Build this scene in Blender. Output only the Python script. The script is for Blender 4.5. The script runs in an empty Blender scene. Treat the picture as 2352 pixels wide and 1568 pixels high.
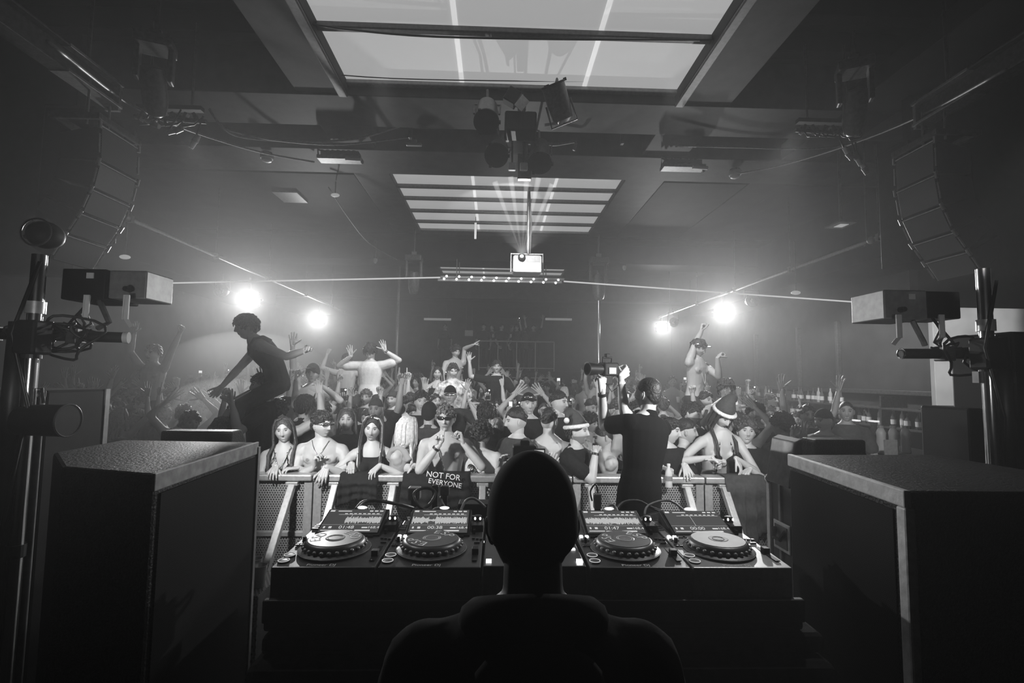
import bpy, math, random
import numpy as np
from mathutils import Vector, Matrix, Euler
random.seed(7); np.random.seed(7)
PI = math.pi
R = math.radians
SC = bpy.context.scene
COL = SC.collection
LINK = []          # everything is linked in one go at the end
V = Vector

# ------------------------------------------------------------------ camera
FPX = 1130.0
CAM = V((0, 0, 2.05))
psi, th, rho = R(1.8), R(4.1), R(0.75)
fwd = V((math.sin(psi)*math.cos(th), math.cos(psi)*math.cos(th), math.sin(th)))
r0 = V((math.cos(psi), -math.sin(psi), 0)); u0 = r0.cross(fwd)
rgt = r0*math.cos(rho) + u0*math.sin(rho)
upv = -r0*math.sin(rho) + u0*math.cos(rho)
cd = bpy.data.cameras.new('camera'); cam = bpy.data.objects.new('camera', cd); COL.objects.link(cam)
cd.sensor_width = 36; cd.lens = 36*FPX/2352; cd.clip_start = 0.02; cd.clip_end = 200
cam.matrix_world = Matrix(((rgt.x, upv.x, -fwd.x, CAM.x), (rgt.y, upv.y, -fwd.y, CAM.y), (rgt.z, upv.z, -fwd.z, CAM.z), (0, 0, 0, 1)))
SC.camera = cam
def at(px, py, Y):
    d = fwd + rgt*((px-1176)/FPX) - upv*((py-784)/FPX)
    return CAM + d*(Y/d.y)
def atz(px, py, z):
    d = fwd + rgt*((px-1176)/FPX) - upv*((py-784)/FPX)
    return CAM + d*((z-CAM.z)/d.z)

# ------------------------------------------------------------------ materials
MATS = {}
def mat(name, val=.5, rough=.5, metal=0., emit=0., noise=.0, scale=20., bump=0., spec=.5, alpha=None, rnd=None, tone=False, sheen=0.):
    if name in MATS: return MATS[name]
    m = bpy.data.materials.new(name); m.use_nodes = True
    nt = m.node_tree; N = nt.nodes; L = nt.links
    b = N['Principled BSDF']
    b.inputs['Base Color'].default_value = (val, val, val, 1)
    b.inputs['Roughness'].default_value = rough; b.inputs['Metallic'].default_value = metal
    b.inputs['Specular IOR Level'].default_value = spec
    if sheen: b.inputs['Sheen Weight'].default_value = sheen
    if emit:
        b.inputs['Emission Color'].default_value = (1, 1, 1, 1); b.inputs['Emission Strength'].default_value = emit
    src = None
    if rnd:
        oi = N.new('ShaderNodeObjectInfo'); cr = N.new('ShaderNodeValToRGB'); cr.color_ramp.interpolation = 'CONSTANT'
        while len(cr.color_ramp.elements) < len(rnd): cr.color_ramp.elements.new(.5)
        for e, (p, v) in zip(cr.color_ramp.elements, rnd): e.position = p; e.color = (v, v, v, 1)
        L.new(oi.outputs['Random'], cr.inputs['Fac']); src = cr.outputs['Color']
    if tone:
        at_ = N.new('ShaderNodeAttribute'); at_.attribute_name = 'tone'
        mu = N.new('ShaderNodeMix'); mu.data_type = 'RGBA'; mu.blend_type = 'MULTIPLY'; mu.inputs['Factor'].default_value = 1
        if src: L.new(src, mu.inputs[6])
        else: mu.inputs[6].default_value = (val, val, val, 1)
        L.new(at_.outputs['Fac'], mu.inputs[7]); src = mu.outputs[2]
    if noise or bump:
        tc = N.new('ShaderNodeTexCoord'); nz = N.new('ShaderNodeTexNoise'); nz.inputs['Scale'].default_value = scale; nz.inputs['Detail'].default_value = 5
        L.new(tc.outputs['Object'], nz.inputs['Vector'])
        if noise:
            mr = N.new('ShaderNodeMapRange'); mr.inputs['From Min'].default_value = .3; mr.inputs['From Max'].default_value = .7
            mr.inputs['To Min'].default_value = 1-noise; mr.inputs['To Max'].default_value = 1+noise
            L.new(nz.outputs['Fac'], mr.inputs['Value'])
            mu = N.new('ShaderNodeMix'); mu.data_type = 'RGBA'; mu.blend_type = 'MULTIPLY'; mu.inputs['Factor'].default_value = 1
            if src: L.new(src, mu.inputs[6])
            else: mu.inputs[6].default_value = (val, val, val, 1)
            L.new(mr.outputs['Result'], mu.inputs[7]); src = mu.outputs[2]
        if bump:
            bp = N.new('ShaderNodeBump'); bp.inputs['Strength'].default_value = bump; bp.inputs['Distance'].default_value = .01
            L.new(nz.outputs['Fac'], bp.inputs['Height']); L.new(bp.outputs['Normal'], b.inputs['Normal'])
    if src: L.new(src, b.inputs['Base Color'])
    MATS[name] = m
    return m
def perforated(name, val, hole, pitch, rad, rough=.4, metal=.0, through=True, axes='XZ'):
    """sheet with round holes in a staggered grid; the holes let light through"""
    m = mat(name, val, rough, metal); nt = m.node_tree; N = nt.nodes; L = nt.links; b = N['Principled BSDF']
    tc = N.new('ShaderNodeTexCoord'); sp = N.new('ShaderNodeSeparateXYZ'); L.new(tc.outputs['Object'], sp.inputs[0])
    def M(op, a, b_=None, c=None):
        n = N.new('ShaderNodeMath'); n.operation = op
        for i, s in enumerate((a, b_, c)):
            if s is None: continue
            if isinstance(s, (int, float)): n.inputs[i].default_value = s
            else: L.new(s, n.inputs[i])
        return n.outputs[0]
    a, c = sp.outputs[axes[0]], sp.outputs[axes[1]]
    row = M('FLOOR', M('DIVIDE', c, pitch*.866))
    off = M('MULTIPLY', M('MODULO', M('ABSOLUTE', row), 2), .5)
    fx = M('SUBTRACT', M('FRACT', M('ADD', M('ADD', M('DIVIDE', a, pitch), off), 1000)), .5)
    fz = M('MULTIPLY', M('SUBTRACT', M('FRACT', M('DIVIDE', c, pitch*.866)), .5), .866)
    d = M('SQRT', M('ADD', M('MULTIPLY', fx, fx), M('MULTIPLY', fz, fz)))
    isin = M('LESS_THAN', d, rad)
    if through:
        tr = N.new('ShaderNodeBsdfTransparent'); mx = N.new('ShaderNodeMixShader')
        L.new(isin, mx.inputs[0]); L.new(b.outputs[0], mx.inputs[1]); L.new(tr.outputs[0], mx.inputs[2])
        L.new(mx.outputs[0], N['Material Output'].inputs['Surface'])
    else:
        mx = N.new('ShaderNodeMix'); mx.data_type = 'RGBA'
        mx.inputs[6].default_value = (val, val, val, 1); mx.inputs[7].default_value = (hole, hole, hole, 1)
        L.new(isin, mx.inputs[0]); L.new(mx.outputs[2], b.inputs['Base Color'])
    return m

M_black = mat('black_paint', .009, .55, noise=.3, scale=15, spec=.2)
M_matte = mat('matt_black_cloth', .008, .95, noise=.3, scale=30, bump=.2, spec=.1)
M_ply = mat('textured_black_coating', .007, .5, noise=.3, scale=120, bump=.5, spec=.15)
M_ceil = mat('ceiling_paint', .022, .7, noise=.25, scale=3, bump=.1, spec=.12)
M_beam = mat('beam_paint', .030, .6, noise=.3, scale=6, bump=.15, spec=.15)
M_wall = mat('wall_paint', .035, .7, noise=.3, scale=3, bump=.1)
M_floor = mat('floor_vinyl', .03, .5, noise=.3, scale=6)
M_alu = mat('brushed_aluminium', .62, .35, .6, noise=.12, scale=40)
M_chrome = mat('chrome', .75, .18, 1., noise=.05, scale=30)
M_steel = mat('dark_steel', .12, .4, .6, noise=.2, scale=30)
M_white = mat('white_plastic', .75, .45, noise=.05, scale=30)
M_grey = mat('grey_metal', .28, .45, .3, noise=.15, scale=30)
M_rub = mat('black_rubber_cable', .012, .45, noise=.2, scale=40)
M_cable = mat('grey_cable', .22, .5, noise=.2, scale=40)
M_glow = mat('lamp_glow', 1, .5, emit=60.)
M_led = mat('led_glow', 1, .5, emit=9.)
M_ledlow = mat('button_glow', 1, .5, emit=1.6)
M_dim = mat('dim_glow', .6, .5, emit=.25)
M_scr = mat('screen_background', .05, .25, emit=.045)
M_scrb = mat('screen_graphics', .4, .4, emit=.55)

# ------------------------------------------------------------------ mesh builder
def basis(d, up=None):
    d = V(d).normalized(); up = V(up) if up is not None else V((0, 0, 1))
    if abs(d.dot(up.normalized())) > .98: up = V((0, 1, 0)) if abs(d.y) < .9 else V((1, 0, 0))
    x = up.cross(d).normalized(); y = d.cross(x)
    return x, y, d
class MB:
    def __init__(s): s.v = []; s.f = []; s.mi = []; s.m = 0; s.T = None; s.tone = None
    def add(s, vs, fs):
        n = len(s.v)
        if s.T is not None: vs = [s.T @ V(p) for p in vs]
        s.v += [tuple(p) for p in vs]; s.f += [tuple(i+n for i in f) for f in fs]; s.mi += [s.m]*len(fs)
        return s
    def box(s, c, size, rot=None, taper=1.):
        hx, hy, hz = size[0]/2, size[1]/2, size[2]/2; c = V(c); vs = []
        for z in (-1, 1):
            for x, y in ((-1, -1), (1, -1), (1, 1), (-1, 1)):
                k = taper if z > 0 else 1
                p = V((x*hx*k, y*hy*k, z*hz))
                if rot is not None: p = rot @ p
                vs.append(c+p)
        return s.add(vs, [(3, 2, 1, 0), (4, 5, 6, 7), (0, 1, 5, 4), (1, 2, 6, 5), (2, 3, 7, 6), (3, 0, 4, 7)])
    def span(s, a, b):
        a, b = V(a), V(b); return s.box((a+b)/2, [abs(b[i]-a[i]) for i in range(3)])
    def cyl(s, p0, p1, r0, r1=None, n=16, hollow=False):
        r1 = r0 if r1 is None else r1; p0, p1 = V(p0), V(p1); x, y, d = basis(p1-p0); vs = []
        for p, r in ((p0, r0), (p1, r1)):
            vs += [p + x*r*math.cos(2*PI*i/n) + y*r*math.sin(2*PI*i/n) for i in range(n)]
        fs = [(i, (i+1) % n, n+(i+1) % n, n+i) for i in range(n)]
        if not hollow: fs += [tuple(range(n-1, -1, -1)), tuple(range(n, 2*n))]
        return s.add(vs, fs)
    def tube(s, pts, r, n=8, closed=False):
        pts = [V(p) for p in pts]; k = len(pts); rs = r if isinstance(r, (list, tuple)) else [r]*k; vs = []; px = None
        for i, p in enumerate(pts):
            a = pts[(i-1) % k] if (closed or i) else p; b = pts[(i+1) % k] if (closed or i < k-1) else p
            d = (b-a); d = d.normalized() if d.length > 1e-9 else V((0, 0, 1))
            if px is None: x, y, _ = basis(d)
            else:
                x = (px - d*px.dot(d)); x = x.normalized() if x.length > 1e-6 else basis(d)[0]; y = d.cross(x)
            px = x
            vs += [p + x*rs[i]*math.cos(2*PI*j/n) + y*rs[i]*math.sin(2*PI*j/n) for j in range(n)]
        fs = []
        for i in range(k if closed else k-1):
            j = (i+1) % k
            fs += [(i*n+q, i*n+(q+1) % n, j*n+(q+1) % n, j*n+q) for q in range(n)]
        if not closed: fs += [tuple(range(n-1, -1, -1)), tuple((k-1)*n+q for q in range(n))]
        return s.add(vs, fs)
    def lathe(s, prof, o=(0, 0, 0), axis=(0, 0, 1), n=24, sx=1., sy=1.):
        o = V(o); x, y, d = basis(axis); vs = []
        for r, h in prof:
            vs += [o + d*h + x*r*sx*math.cos(2*PI*i/n) + y*r*sy*math.sin(2*PI*i/n) for i in range(n)]
        fs = []
        for k in range(len(prof)-1):
            fs += [(k*n+i, k*n+(i+1) % n, (k+1)*n+(i+1) % n, (k+1)*n+i) for i in range(n)]
        fs += [tuple(range(n-1, -1, -1)), tuple((len(prof)-1)*n+i for i in range(n))]
        return s.add(vs, fs)
    def prism(s, poly, ext):
        n = len(poly); e = V(ext); p = [V(q) for q in poly]
        return s.add(p+[q+e for q in p], [tuple(range(n-1, -1, -1)), tuple(range(n, 2*n))]+[(i, (i+1) % n, n+(i+1) % n, n+i) for i in range(n)])
    def ell(s, c, rad, rot=None, n=12, m=8):
        vs = []; c = V(c)
        def tp(p):
            p = V((p[0]*rad[0], p[1]*rad[1], p[2]*rad[2]))
            if rot is not None: p = rot @ p
            return c+p
        vs.append(tp((0, 0, -1)))
        for i in range(1, m):
            t = -PI/2+PI*i/m
            vs += [tp((math.cos(t)*math.cos(2*PI*j/n), math.cos(t)*math.sin(2*PI*j/n), math.sin(t))) for j in range(n)]
        vs.append(tp((0, 0, 1))); fs = []
        for j in range(n): fs.append((0, 1+(j+1) % n, 1+j))
        for i in range(m-2):
            a = 1+i*n; fs += [(a+j, a+(j+1) % n, a+n+(j+1) % n, a+n+j) for j in range(n)]
        a = 1+(m-2)*n
        for j in range(n): fs.append((a+j, a+(j+1) % n, len(vs)-1))
        return s.add(vs, fs)
    def cap(s, p0, p1, r0, r1, n=10, flat=1., up=None):
        """tapered capsule, optionally flattened along its local y"""
        p0, p1 = V(p0), V(p1); x, y, d = basis(p1-p0, up); L_ = (p1-p0).length; rings = []
        for a in (-80, -50, -20): rings.append((p0+d*r0*math.sin(R(a)), r0*math.cos(R(a))))
        for t in (.0, .33, .66, 1.): rings.append((p0+d*L_*t, r0+(r1-r0)*t))
        for a in (20, 50, 80): rings.append((p1+d*r1*math.sin(R(a)), r1*math.cos(R(a))))
        vs = []
        for c, r in rings: vs += [c + x*r*math.cos(2*PI*i/n) + y*r*flat*math.sin(2*PI*i/n) for i in range(n)]
        fs = [tuple(range(n-1, -1, -1))]
        for k in range(len(rings)-1): fs += [(k*n+i, k*n+(i+1) % n, (k+1)*n+(i+1) % n, (k+1)*n+i) for i in range(n)]
        fs.append(tuple((len(rings)-1)*n+i for i in range(n)))
        return s.add(vs, fs)
    def loft(s, secs, n=16):
        """secs: (centre, x vector, y vector) half axes; closed ends"""
        vs = []
        for c, ax, ay in secs: vs += [c + ax*math.cos(2*PI*i/n) + ay*math.sin(2*PI*i/n) for i in range(n)]
        fs = [tuple(range(n-1, -1, -1))]
        for k in range(len(secs)-1): fs += [(k*n+i, k*n+(i+1) % n, (k+1)*n+(i+1) % n, (k+1)*n+i) for i in range(n)]
        fs.append(tuple((len(secs)-1)*n+i for i in range(n)))
        return s.add(vs, fs)
    def mesh(s, name, mats=None, smooth=False):
        me = bpy.data.meshes.new(name); me.from_pydata(s.v, [], s.f)
        for m in (mats or []): me.materials.append(m)
        if mats and len(mats) > 1: me.polygons.foreach_set('material_index', s.mi)
        if smooth: me.polygons.foreach_set('use_smooth', [True]*len(me.polygons))
        me.update(); return me
    def build(s, name, mats, parent=None, smooth=False, bevel=0., auto=None, **kw):
        if not isinstance(mats, (list, tuple)): mats = [mats]
        o = bpy.data.objects.new(name, s.mesh(name, mats, smooth or auto is not None))
        if parent is not None: o.parent = parent
        if bevel:
            b = o.modifiers.new('bevel', 'BEVEL'); b.width = bevel; b.segments = 2; b.limit_method = 'ANGLE'; b.angle_limit = R(40)
        if auto is not None:
            for e in ():
                pass
            me = o.data
            import bmesh
            bm = bmesh.new(); bm.from_mesh(me)
            for e in bm.edges:
                if len(e.link_faces) == 2 and e.calc_face_angle(0) > R(auto): e.smooth = False
            bm.to_mesh(me); bm.free()
        LINK.append(o)
        return tag(o, **kw)
def tag(o, label=None, cat=None, group=None, kind=None):
    if label: o['label'] = label
    if cat: o['category'] = cat
    if group: o['group'] = group
    if kind: o['kind'] = kind
    return o
def thing(name, label, cat, loc=(0, 0, 0), rz=0., group=None, rot=None):
    o = bpy.data.objects.new(name, None); o.empty_display_size = .1; o.location = loc
    o.rotation_euler = rot if rot is not None else (0, 0, rz); LINK.append(o)
    return tag(o, label, cat, group)
def copy_tree(o, parent=None, top=True):
    c = o.copy(); c.parent = parent; LINK.append(c)
    for ch in [x for x in LINK if x.parent is o]: copy_tree(ch, c, False)
    return c
def struct(name, mb, m, **kw): return mb.build(name, m, kind='structure', **kw)
def catenary(a, b, sag, n=14):
    a, b = V(a), V(b); return [a.lerp(b, i/n) - V((0, 0, sag*4*(i/n)*(1-i/n))) for i in range(n+1)]
def rotm(x=0, y=0, z=0): return Euler((R(x), R(y), R(z))).to_matrix()
def texts(items):
    """items: dict key -> string; returns flat meshes centred on origin, height ~1"""
    out = {}; obs = []
    for k, t in items.items():
        c = bpy.data.curves.new('t', 'FONT'); c.body = t; c.align_x = 'CENTER'; c.align_y = 'CENTER'; c.size = 1.; c.resolution_u = 3
        o = bpy.data.objects.new('t', c); COL.objects.link(o); obs.append((k, o))
    bpy.context.view_layer.update(); dg = bpy.context.evaluated_depsgraph_get()
    for k, o in obs:
        me = bpy.data.meshes.new_from_object(o.evaluated_get(dg)); out[k] = ([V(v.co) for v in me.vertices], [tuple(p.vertices) for p in me.polygons])
        bpy.data.meshes.remove(me)
    for k, o in obs:
        c = o.data; bpy.data.objects.remove(o); bpy.data.curves.remove(c)
    return out
TX = texts({**{c: c for c in 'ESPDNOTFRVYAU'}, 'NOT FOR': 'NOT FOR', 'EVERYONE': 'EVERYONE', 'pio': 'Pioneer DJ', 't1': '01:48', 't2': '00:38', 't3': '01:47', 't4': '00:00',
            'bpm': '168.4', 'ttl': 'TRACK', 'fts': 'FTS'})
def put_text(mb, key, loc, X, Y_, size, thick=0.0):
    """lays letters in the plane of X and Y_ at loc"""
    vs, fs = TX[key]; X = V(X).normalized(); Y_ = V(Y_).normalized(); loc = V(loc)
    mb.add([loc + X*v.x*size + Y_*v.y*size for v in vs], fs)
# ------------------------------------------------------------------ people
M_skin = mat('skin', .50, .5, tone=True, noise=.05, scale=8, spec=.4)
M_skin2 = mat('skin_crowd', .4, .5, tone=True, rnd=[(0, .30), (.25, .38), (.5, .45), (.75, .5)])
M_hair_d = mat('dark_hair', .018, .5, noise=.4, scale=60, bump=.8)
M_hair_m = mat('brown_hair', .06, .5, noise=.4, scale=60, bump=.8)
M_hair_l = mat('blond_hair', .62, .45, noise=.25, scale=50, bump=.6)
M_hair_r = mat('hair_crowd', .05, .55, noise=.3, scale=40, rnd=[(0, .015), (.4, .03), (.7, .07), (.9, .3)])
M_tee_b = mat('black_cotton', .015, .9, noise=.2, scale=30, bump=.4, spec=.15)
M_tee_g = mat('dark_grey_cotton', .05, .9, noise=.2, scale=30, bump=.4, spec=.2)
M_tee_w = mat('white_cotton', .7, .85, noise=.06, scale=25, bump=.4, spec=.2)
M_tee_r = mat('crowd_cotton', .1, .9, noise=.2, scale=30, bump=.3, rnd=[(0, .012), (.3, .03), (.55, .015), (.72, .07), (.84, .2), (.93, .6)])
M_trs = mat('dark_trousers', .02, .9, noise=.2, scale=30)
M_glass = mat('dark_lens', .01, .08, spec=.9)
M_santa = mat('santa_felt', .05, .9, noise=.2, scale=50); M_fur = mat('white_fur', .8, .95, noise=.1, scale=60, bump=1.)
M_gold = mat('jewellery', .6, .25, 1.)

def remesh_all(jobs):
    """jobs: list of (MB, voxel, smooth iterations) -> list of (verts, faces) arrays"""
    obs = []
    for mb, vx, sm in jobs:
        o = bpy.data.objects.new('r', mb.mesh('r')); COL.objects.link(o)
        m = o.modifiers.new('r', 'REMESH'); m.mode = 'VOXEL'; m.voxel_size = vx; m.adaptivity = 0
        if sm:
            s = o.modifiers.new('s', 'SMOOTH'); s.iterations = sm; s.factor = .5
        obs.append(o)
    bpy.context.view_layer.update(); dg = bpy.context.evaluated_depsgraph_get(); out = []
    for o in obs:
        me = bpy.data.meshes.new_from_object(o.evaluated_get(dg))
        n = len(me.vertices); co = np.empty(n*3, dtype=np.float32); me.vertices.foreach_get('co', co)
        out.append((co.reshape(-1, 3), [tuple(p.vertices) for p in me.polygons])); bpy.data.meshes.remove(me)
    for o in obs:
        me = o.data; bpy.data.objects.remove(o); bpy.data.meshes.remove(me)
    return out

def g(x, s): return np.exp(-(x/s)**2)
def sst(x, a, b):
    t = np.clip((x-a)/(b-a), 0, 1); return t*t*(3-2*t)
def head_grid(nu, nv, warp=.55):
    a = np.linspace(0, 2*PI, nu, endpoint=False); a = a - warp*np.sin(a)          # a = 0 is the face (-Y)
    e = np.linspace(-1, 1, nv+2)[1:-1]; e = (e*.72+.28*e**3)*PI/2
    A, E = np.meshgrid(a, e)
    return np.stack([np.cos(E)*np.sin(A), -np.cos(E)*np.cos(A), np.sin(E)], -1)
def head_base(D):
    x, y, z = D[..., 0]*.074, D[..., 1]*.094, D[..., 2]*.118
    low = sst(-z, .015, .115)
    x = x*(1-.30*low); back = (y > 0)
    y = np.where(back, y*(1-.45*low), y*(1-.16*low)-.004*low)
    y = y + .012*sst(z, .0, .1)*(y > 0)
    return np.stack([x, y, z], -1)
def make_head(nu, nv, mouth='closed', female=False, beard=0.):
    D = head_grid(nu, nv); P = head_base(D); x, y, z = P[..., 0], P[..., 1], P[..., 2]
    fr = sst(-D[..., 1], .15, .6); d = np.zeros_like(x)
    t = np.clip((.022-z)/.052, 0, 1); nose = (.004+.019*t)*g(x, .0075+.0065*t)*sst(z, -.043, -.031)*(1-sst(z, .018, .036))
    d += nose
    for s in (-1, 1):
        d += -.011*g(x-s*.030, .016)*g(z-.012, .011) + .005*g(x-s*.030, .009)*g(z-.011, .006)
        d += .005*g(x-s*.040, .018)*g(z+.022, .016)
    d += (.0045 if not female else .002)*g(z-.031, .008)*g(x, .05)
    d += .0055*g(x, .022)*g(z+.060, .010) - .005*g(x, .020)*g(z+.060, .0022) + .006*g(x, .018)*g(z+.094, .012) - .003*g(x, .02)*g(z+.077, .006)
    if mouth == 'open': d += -.010*g(x, .016)*g(z+.062, .008)
    d *= fr; y = y-d
    tone = np.ones_like(x)
    for s in (-1, 1):
        ex, ez = (x-s*.030)/.0135, (z-.011)/.0050
        eye = (ex**2+ez**2) < 1; tone = np.where(eye & (fr > .3), 1.1, tone)
        tone = np.where(((x-s*.030)**2+(z-.011)**2 < .0072**2) & (fr > .3), .06, tone)
        lid = (np.abs(ex) < 1.1) & (z > .0145-.0035*ex**2) & (z < .0185-.0035*ex**2); tone = np.where(lid & (fr > .3), .25, tone)
        br = (np.abs(x-s*.033) < .017) & (np.abs(z-.030+.06*(np.abs(x)-.033)) < .0042); tone = np.where(br & (fr > .3), .2, tone)
    lip = ((x/.024)**2+((z+.060)/.0095)**2 < 1) & (fr > .3); tone = np.where(lip, .55, tone)
    if mouth in ('open', 'smile'):
        mo = ((x/(.024))**2+((z+.062+.0)/.0105)**2 < 1) & (fr > .3); tone = np.where(mo, .45, tone)
        inn = ((x/.0205)**2+((z+.062)/.0072)**2 < 1) & (fr > .3); tone = np.where(inn, .12, tone)
        te = inn & (z > -.062 if mouth == 'open' else z > -.067); tone = np.where(te, 1.7, tone)
    nos = (((np.abs(x)-.007)/.004)**2+((z+.037)/.0028)**2 < 1) & (fr > .3); tone = np.where(nos, .3, tone)
    if beard:
        bd = (z < -.035) & (D[..., 1] < .35) & ~(((x/.027)**2+((z+.060)/.012)**2) < 1); tone = np.where(bd, 1-beard, tone)
    nv_, nu_ = x.shape; P = np.stack([x, y, z], -1).reshape(-1, 3); tone = tone.reshape(-1)
    P = np.vstack([P, [[0, -.0, -.118*.99]], [[0, .008, .118]]]); tone = np.append(tone, [1-beard, 1])
    fs = []
    for k in range(nv_-1):
        for i in range(nu_): j = (i+1) % nu_; fs.append((k*nu_+i, k*nu_+j, (k+1)*nu_+j, (k+1)*nu_+i))
    b, tp = len(P)-2, len(P)-1
    for i in range(nu_): j = (i+1) % nu_; fs.append((b, j, i)); fs.append((tp, (nv_-1)*nu_+i, (nv_-1)*nu_+j))
    mb = MB()
    for s in (-1, 1):
        mb.ell((s*.074, .008, -.004), (.008, .019, .031), rotm(-12, 0, s*-22), n=8 if nu < 40 else 12, m=6 if nu < 40 else 8)
        if nu > 40: mb.ell((s*.081, .006, -.002), (.005, .011, .019), rotm(-12, 0, s*-22), n=8, m=6)
    n = len(P); et = np.ones(len(mb.v))
    return np.vstack([P, np.array(mb.v)]), fs+[tuple(i+n for i in f) for f in mb.f], np.append(tone, et)
def hair_shell(style, nu=44, nv=32, seed=0):
    D = head_grid(nu, nv, .2); P = head_base(D); rs = np.random.RandomState(seed)
    az = -D[..., 1]/np.maximum(1e-6, np.sqrt(D[..., 0]**2+D[..., 1]**2))      # 1 front .. -1 back
    z = P[..., 2]
    st = {'short': (.064, .010, -.062, .012, .003), 'fade': (.066, .035, -.02, .016, .004), 'curly': (.052, -.004, -.06, .030, .012),
          'buzz': (.068, .012, -.06, .004, .0), 'mop': (.042, -.004, -.07, .026, .006), 'long': (.070, -.02, -.10, .012, .003), 'cap': (.045, .03, -.02, .012, .0), 'full_cap': (.02, -.01, -.075, .016, .0)}[style]
    line = np.where(az > 0, st[1]+(st[0]-st[1])*np.clip(az, 0, 1)**2.2, st[1]+(st[2]-st[1])*np.clip(-az, 0, 1)**1.2)
    m = sst(z, line-.006, line+.010)
    low = rs.rand(8, 10); hi = rs.rand(nv, nu)
    nz = (hi-.5)*2; nz = (nz+np.roll(nz, 1, 1)+np.roll(nz, 1, 0))/2
    th = st[3]*(.65+.35*sst(z, 0, .1)) + st[4]*nz
    if style == 'fade': th = th*sst(z, .0, .075)+.003
    t = -.006+m*(th+.006)
    P = P + D/np.linalg.norm(D, axis=-1, keepdims=True)*t[..., None]
    mb = MB(); vs = [tuple(p) for p in P.reshape(-1, 3)]
    vs.append((0, 0, -.10)); tpt = P[-1].mean(0); vs.append(tuple(tpt+np.array([0, 0, .002]))); fs = []
    for k in range(nv-1):
        for i in range(nu): j = (i+1) % nu; fs.append((k*nu+i, k*nu+j, (k+1)*nu+j, (k+1)*nu+i))
    for i in range(nu): j = (i+1) % nu; fs.append((len(vs)-2, j, i)); fs.append((len(vs)-1, (nv-1)*nu+i, (nv-1)*nu+j))
    mb.add(vs, fs); return mb

def locks(style, seed, lod):
    rs = random.Random(seed); mb = MB(); n = {'short': 170, 'fade': 120, 'curly': 150, 'mop': 190}.get(style, 0)
    if lod: n = n//2 if style == 'curly' else n//3
    for i in range(n):
        a = rs.uniform(-PI, PI); e = math.asin(rs.uniform(-.1, 1)); c = math.cos(e); d = V((math.sin(a)*c, -math.cos(a)*c, math.sin(e)))
        b = head_base(np.array([[d.x, d.y, d.z]]))[0]; az = math.cos(a); z = b[2]
        line = {'short': (.066, .018, -.045), 'fade': (.068, .050, .03), 'curly': (.060, .01, -.045), 'mop': (.060, .01, -.05)}[style]
        ln = line[1]+(line[0]-line[1])*az**2 if az > 0 else line[1]+(line[2]-line[1])*(-az)
        if z < ln+rs.uniform(-.006, .004): continue
        p = V(b); nn = d.normalized(); k = 1.35 if lod else 1.
        if style == 'curly':
            r = rs.uniform(.012, .019)*k; mb.ell(p+nn*rs.uniform(.012, .034), (r, r, r*.85), rotm(rs.uniform(0, 90), rs.uniform(0, 90), 0), 7, 5); continue
        comb = V((rs.uniform(-.5, .5), -.55, .1)) if style != 'mop' else V((nn.x*.5+rs.uniform(-.5, .5), -.35 if az > 0 else .3, -.8))
        if style in ('short', 'fade') and az < .2: comb = V((nn.x*.2, .25, -.9))+V((rs.uniform(-.2, .2),)*3)
        t = (comb-nn*comb.dot(nn)); t = t.normalized() if t.length > .01 else V((0, -1, 0)); L_ = {'short': .034, 'fade': .026, 'mop': .050}[style]*rs.uniform(.7, 1.2); up = {'short': .012, 'fade': .009, 'mop': .020}[style]
        mb.tube([p, p+nn*up+t*L_*.35, p+nn*up*1.1+t*L_*.8, p+nn*up*.6+t*L_*1.15], [.010*k, .0105*k, .008*k, .002], 5)
    return mb
HANDS = {  # finger curl, spread, thumb (direction, curl)
    'open': (6, 9, (.85, -.1, .5), 5), 'relaxed': (30, 3, (.55, -.35, .75), 15), 'fist': (82, 0, (.1, -.85, .75), 45),
    'grip': (58, 1, (.35, -.8, .5), 35), 'drape': (22, 5, (.6, -.3, .75), 10), 'point': (80, 0, (.2, -.8, .7), 40), 'v': (80, 6, (.2, -.8, .7), 40)}
def hand_mb(pose, lod=0):
    curl, spread, tdir, tcurl = HANDS[pose]; mb = MB(); n = 8 if lod == 0 else 5
    xs = (.031, .011, -.010, -.030); ln = (.070, .079, .073, .058)
    for k in range(4):
        mb.cap((xs[k]*.55, 0, -.012), (xs[k], 0, .082-(.006 if k in (0, 3) else 0)-(.006 if k == 3 else 0)), .0135, .0115, n=n)
    if lod == 0: mb.cap((.016, -.006, .01), (.026, -.008, .045), .014, .011, n=n); mb.cap((-.016, -.006, .01), (-.02, -.006, .05), .013, .010, n=n)
    for k in range(4):
        c = curl*(1+.06*k)
        if pose == 'point' and k == 0: c = 4
        if pose == 'v' and k < 2: c = 4
        p = V((xs[k], 0, .080-(.006 if k in (0, 3) else 0)-(.006 if k == 3 else 0))); a = 0; rr = .0098 if k < 3 else .0086
        for j, fr in enumerate((.45, .30, .25)):
            a += c*(.8, 1.05, .75)[j]
            d = V((math.sin(R((1.5-k)*spread)), -math.sin(R(a)), math.cos(R(a)))).normalized()
            q = p+d*ln[k]*fr; mb.cap(p, q, rr*(1-.08*j), rr*(1-.08*(j+1)), n=n); p = q
    p = V((.022, -.006, .018)); d = V(tdir).normalized()
    for j, l_ in enumerate((.038, .032, .026)):
        q = p+d*l_; mb.cap(p, q, .0125-.0015*j, .011-.0012*j, n=n); p = q
        d = (d+V((-.5, -.25, .35))*math.sin(R(tcurl))).normalized()
    return mb
_hp = list(HANDS)
_hr = remesh_all([(hand_mb(p), .0038, 2) for p in _hp])
HAND_HI = {p: r for p, r in zip(_hp, _hr)}
HAND_LO = {p: (np.array(hand_mb(p, 1).v), hand_mb(p, 1).f) for p in _hp}
HEADS = {}
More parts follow.
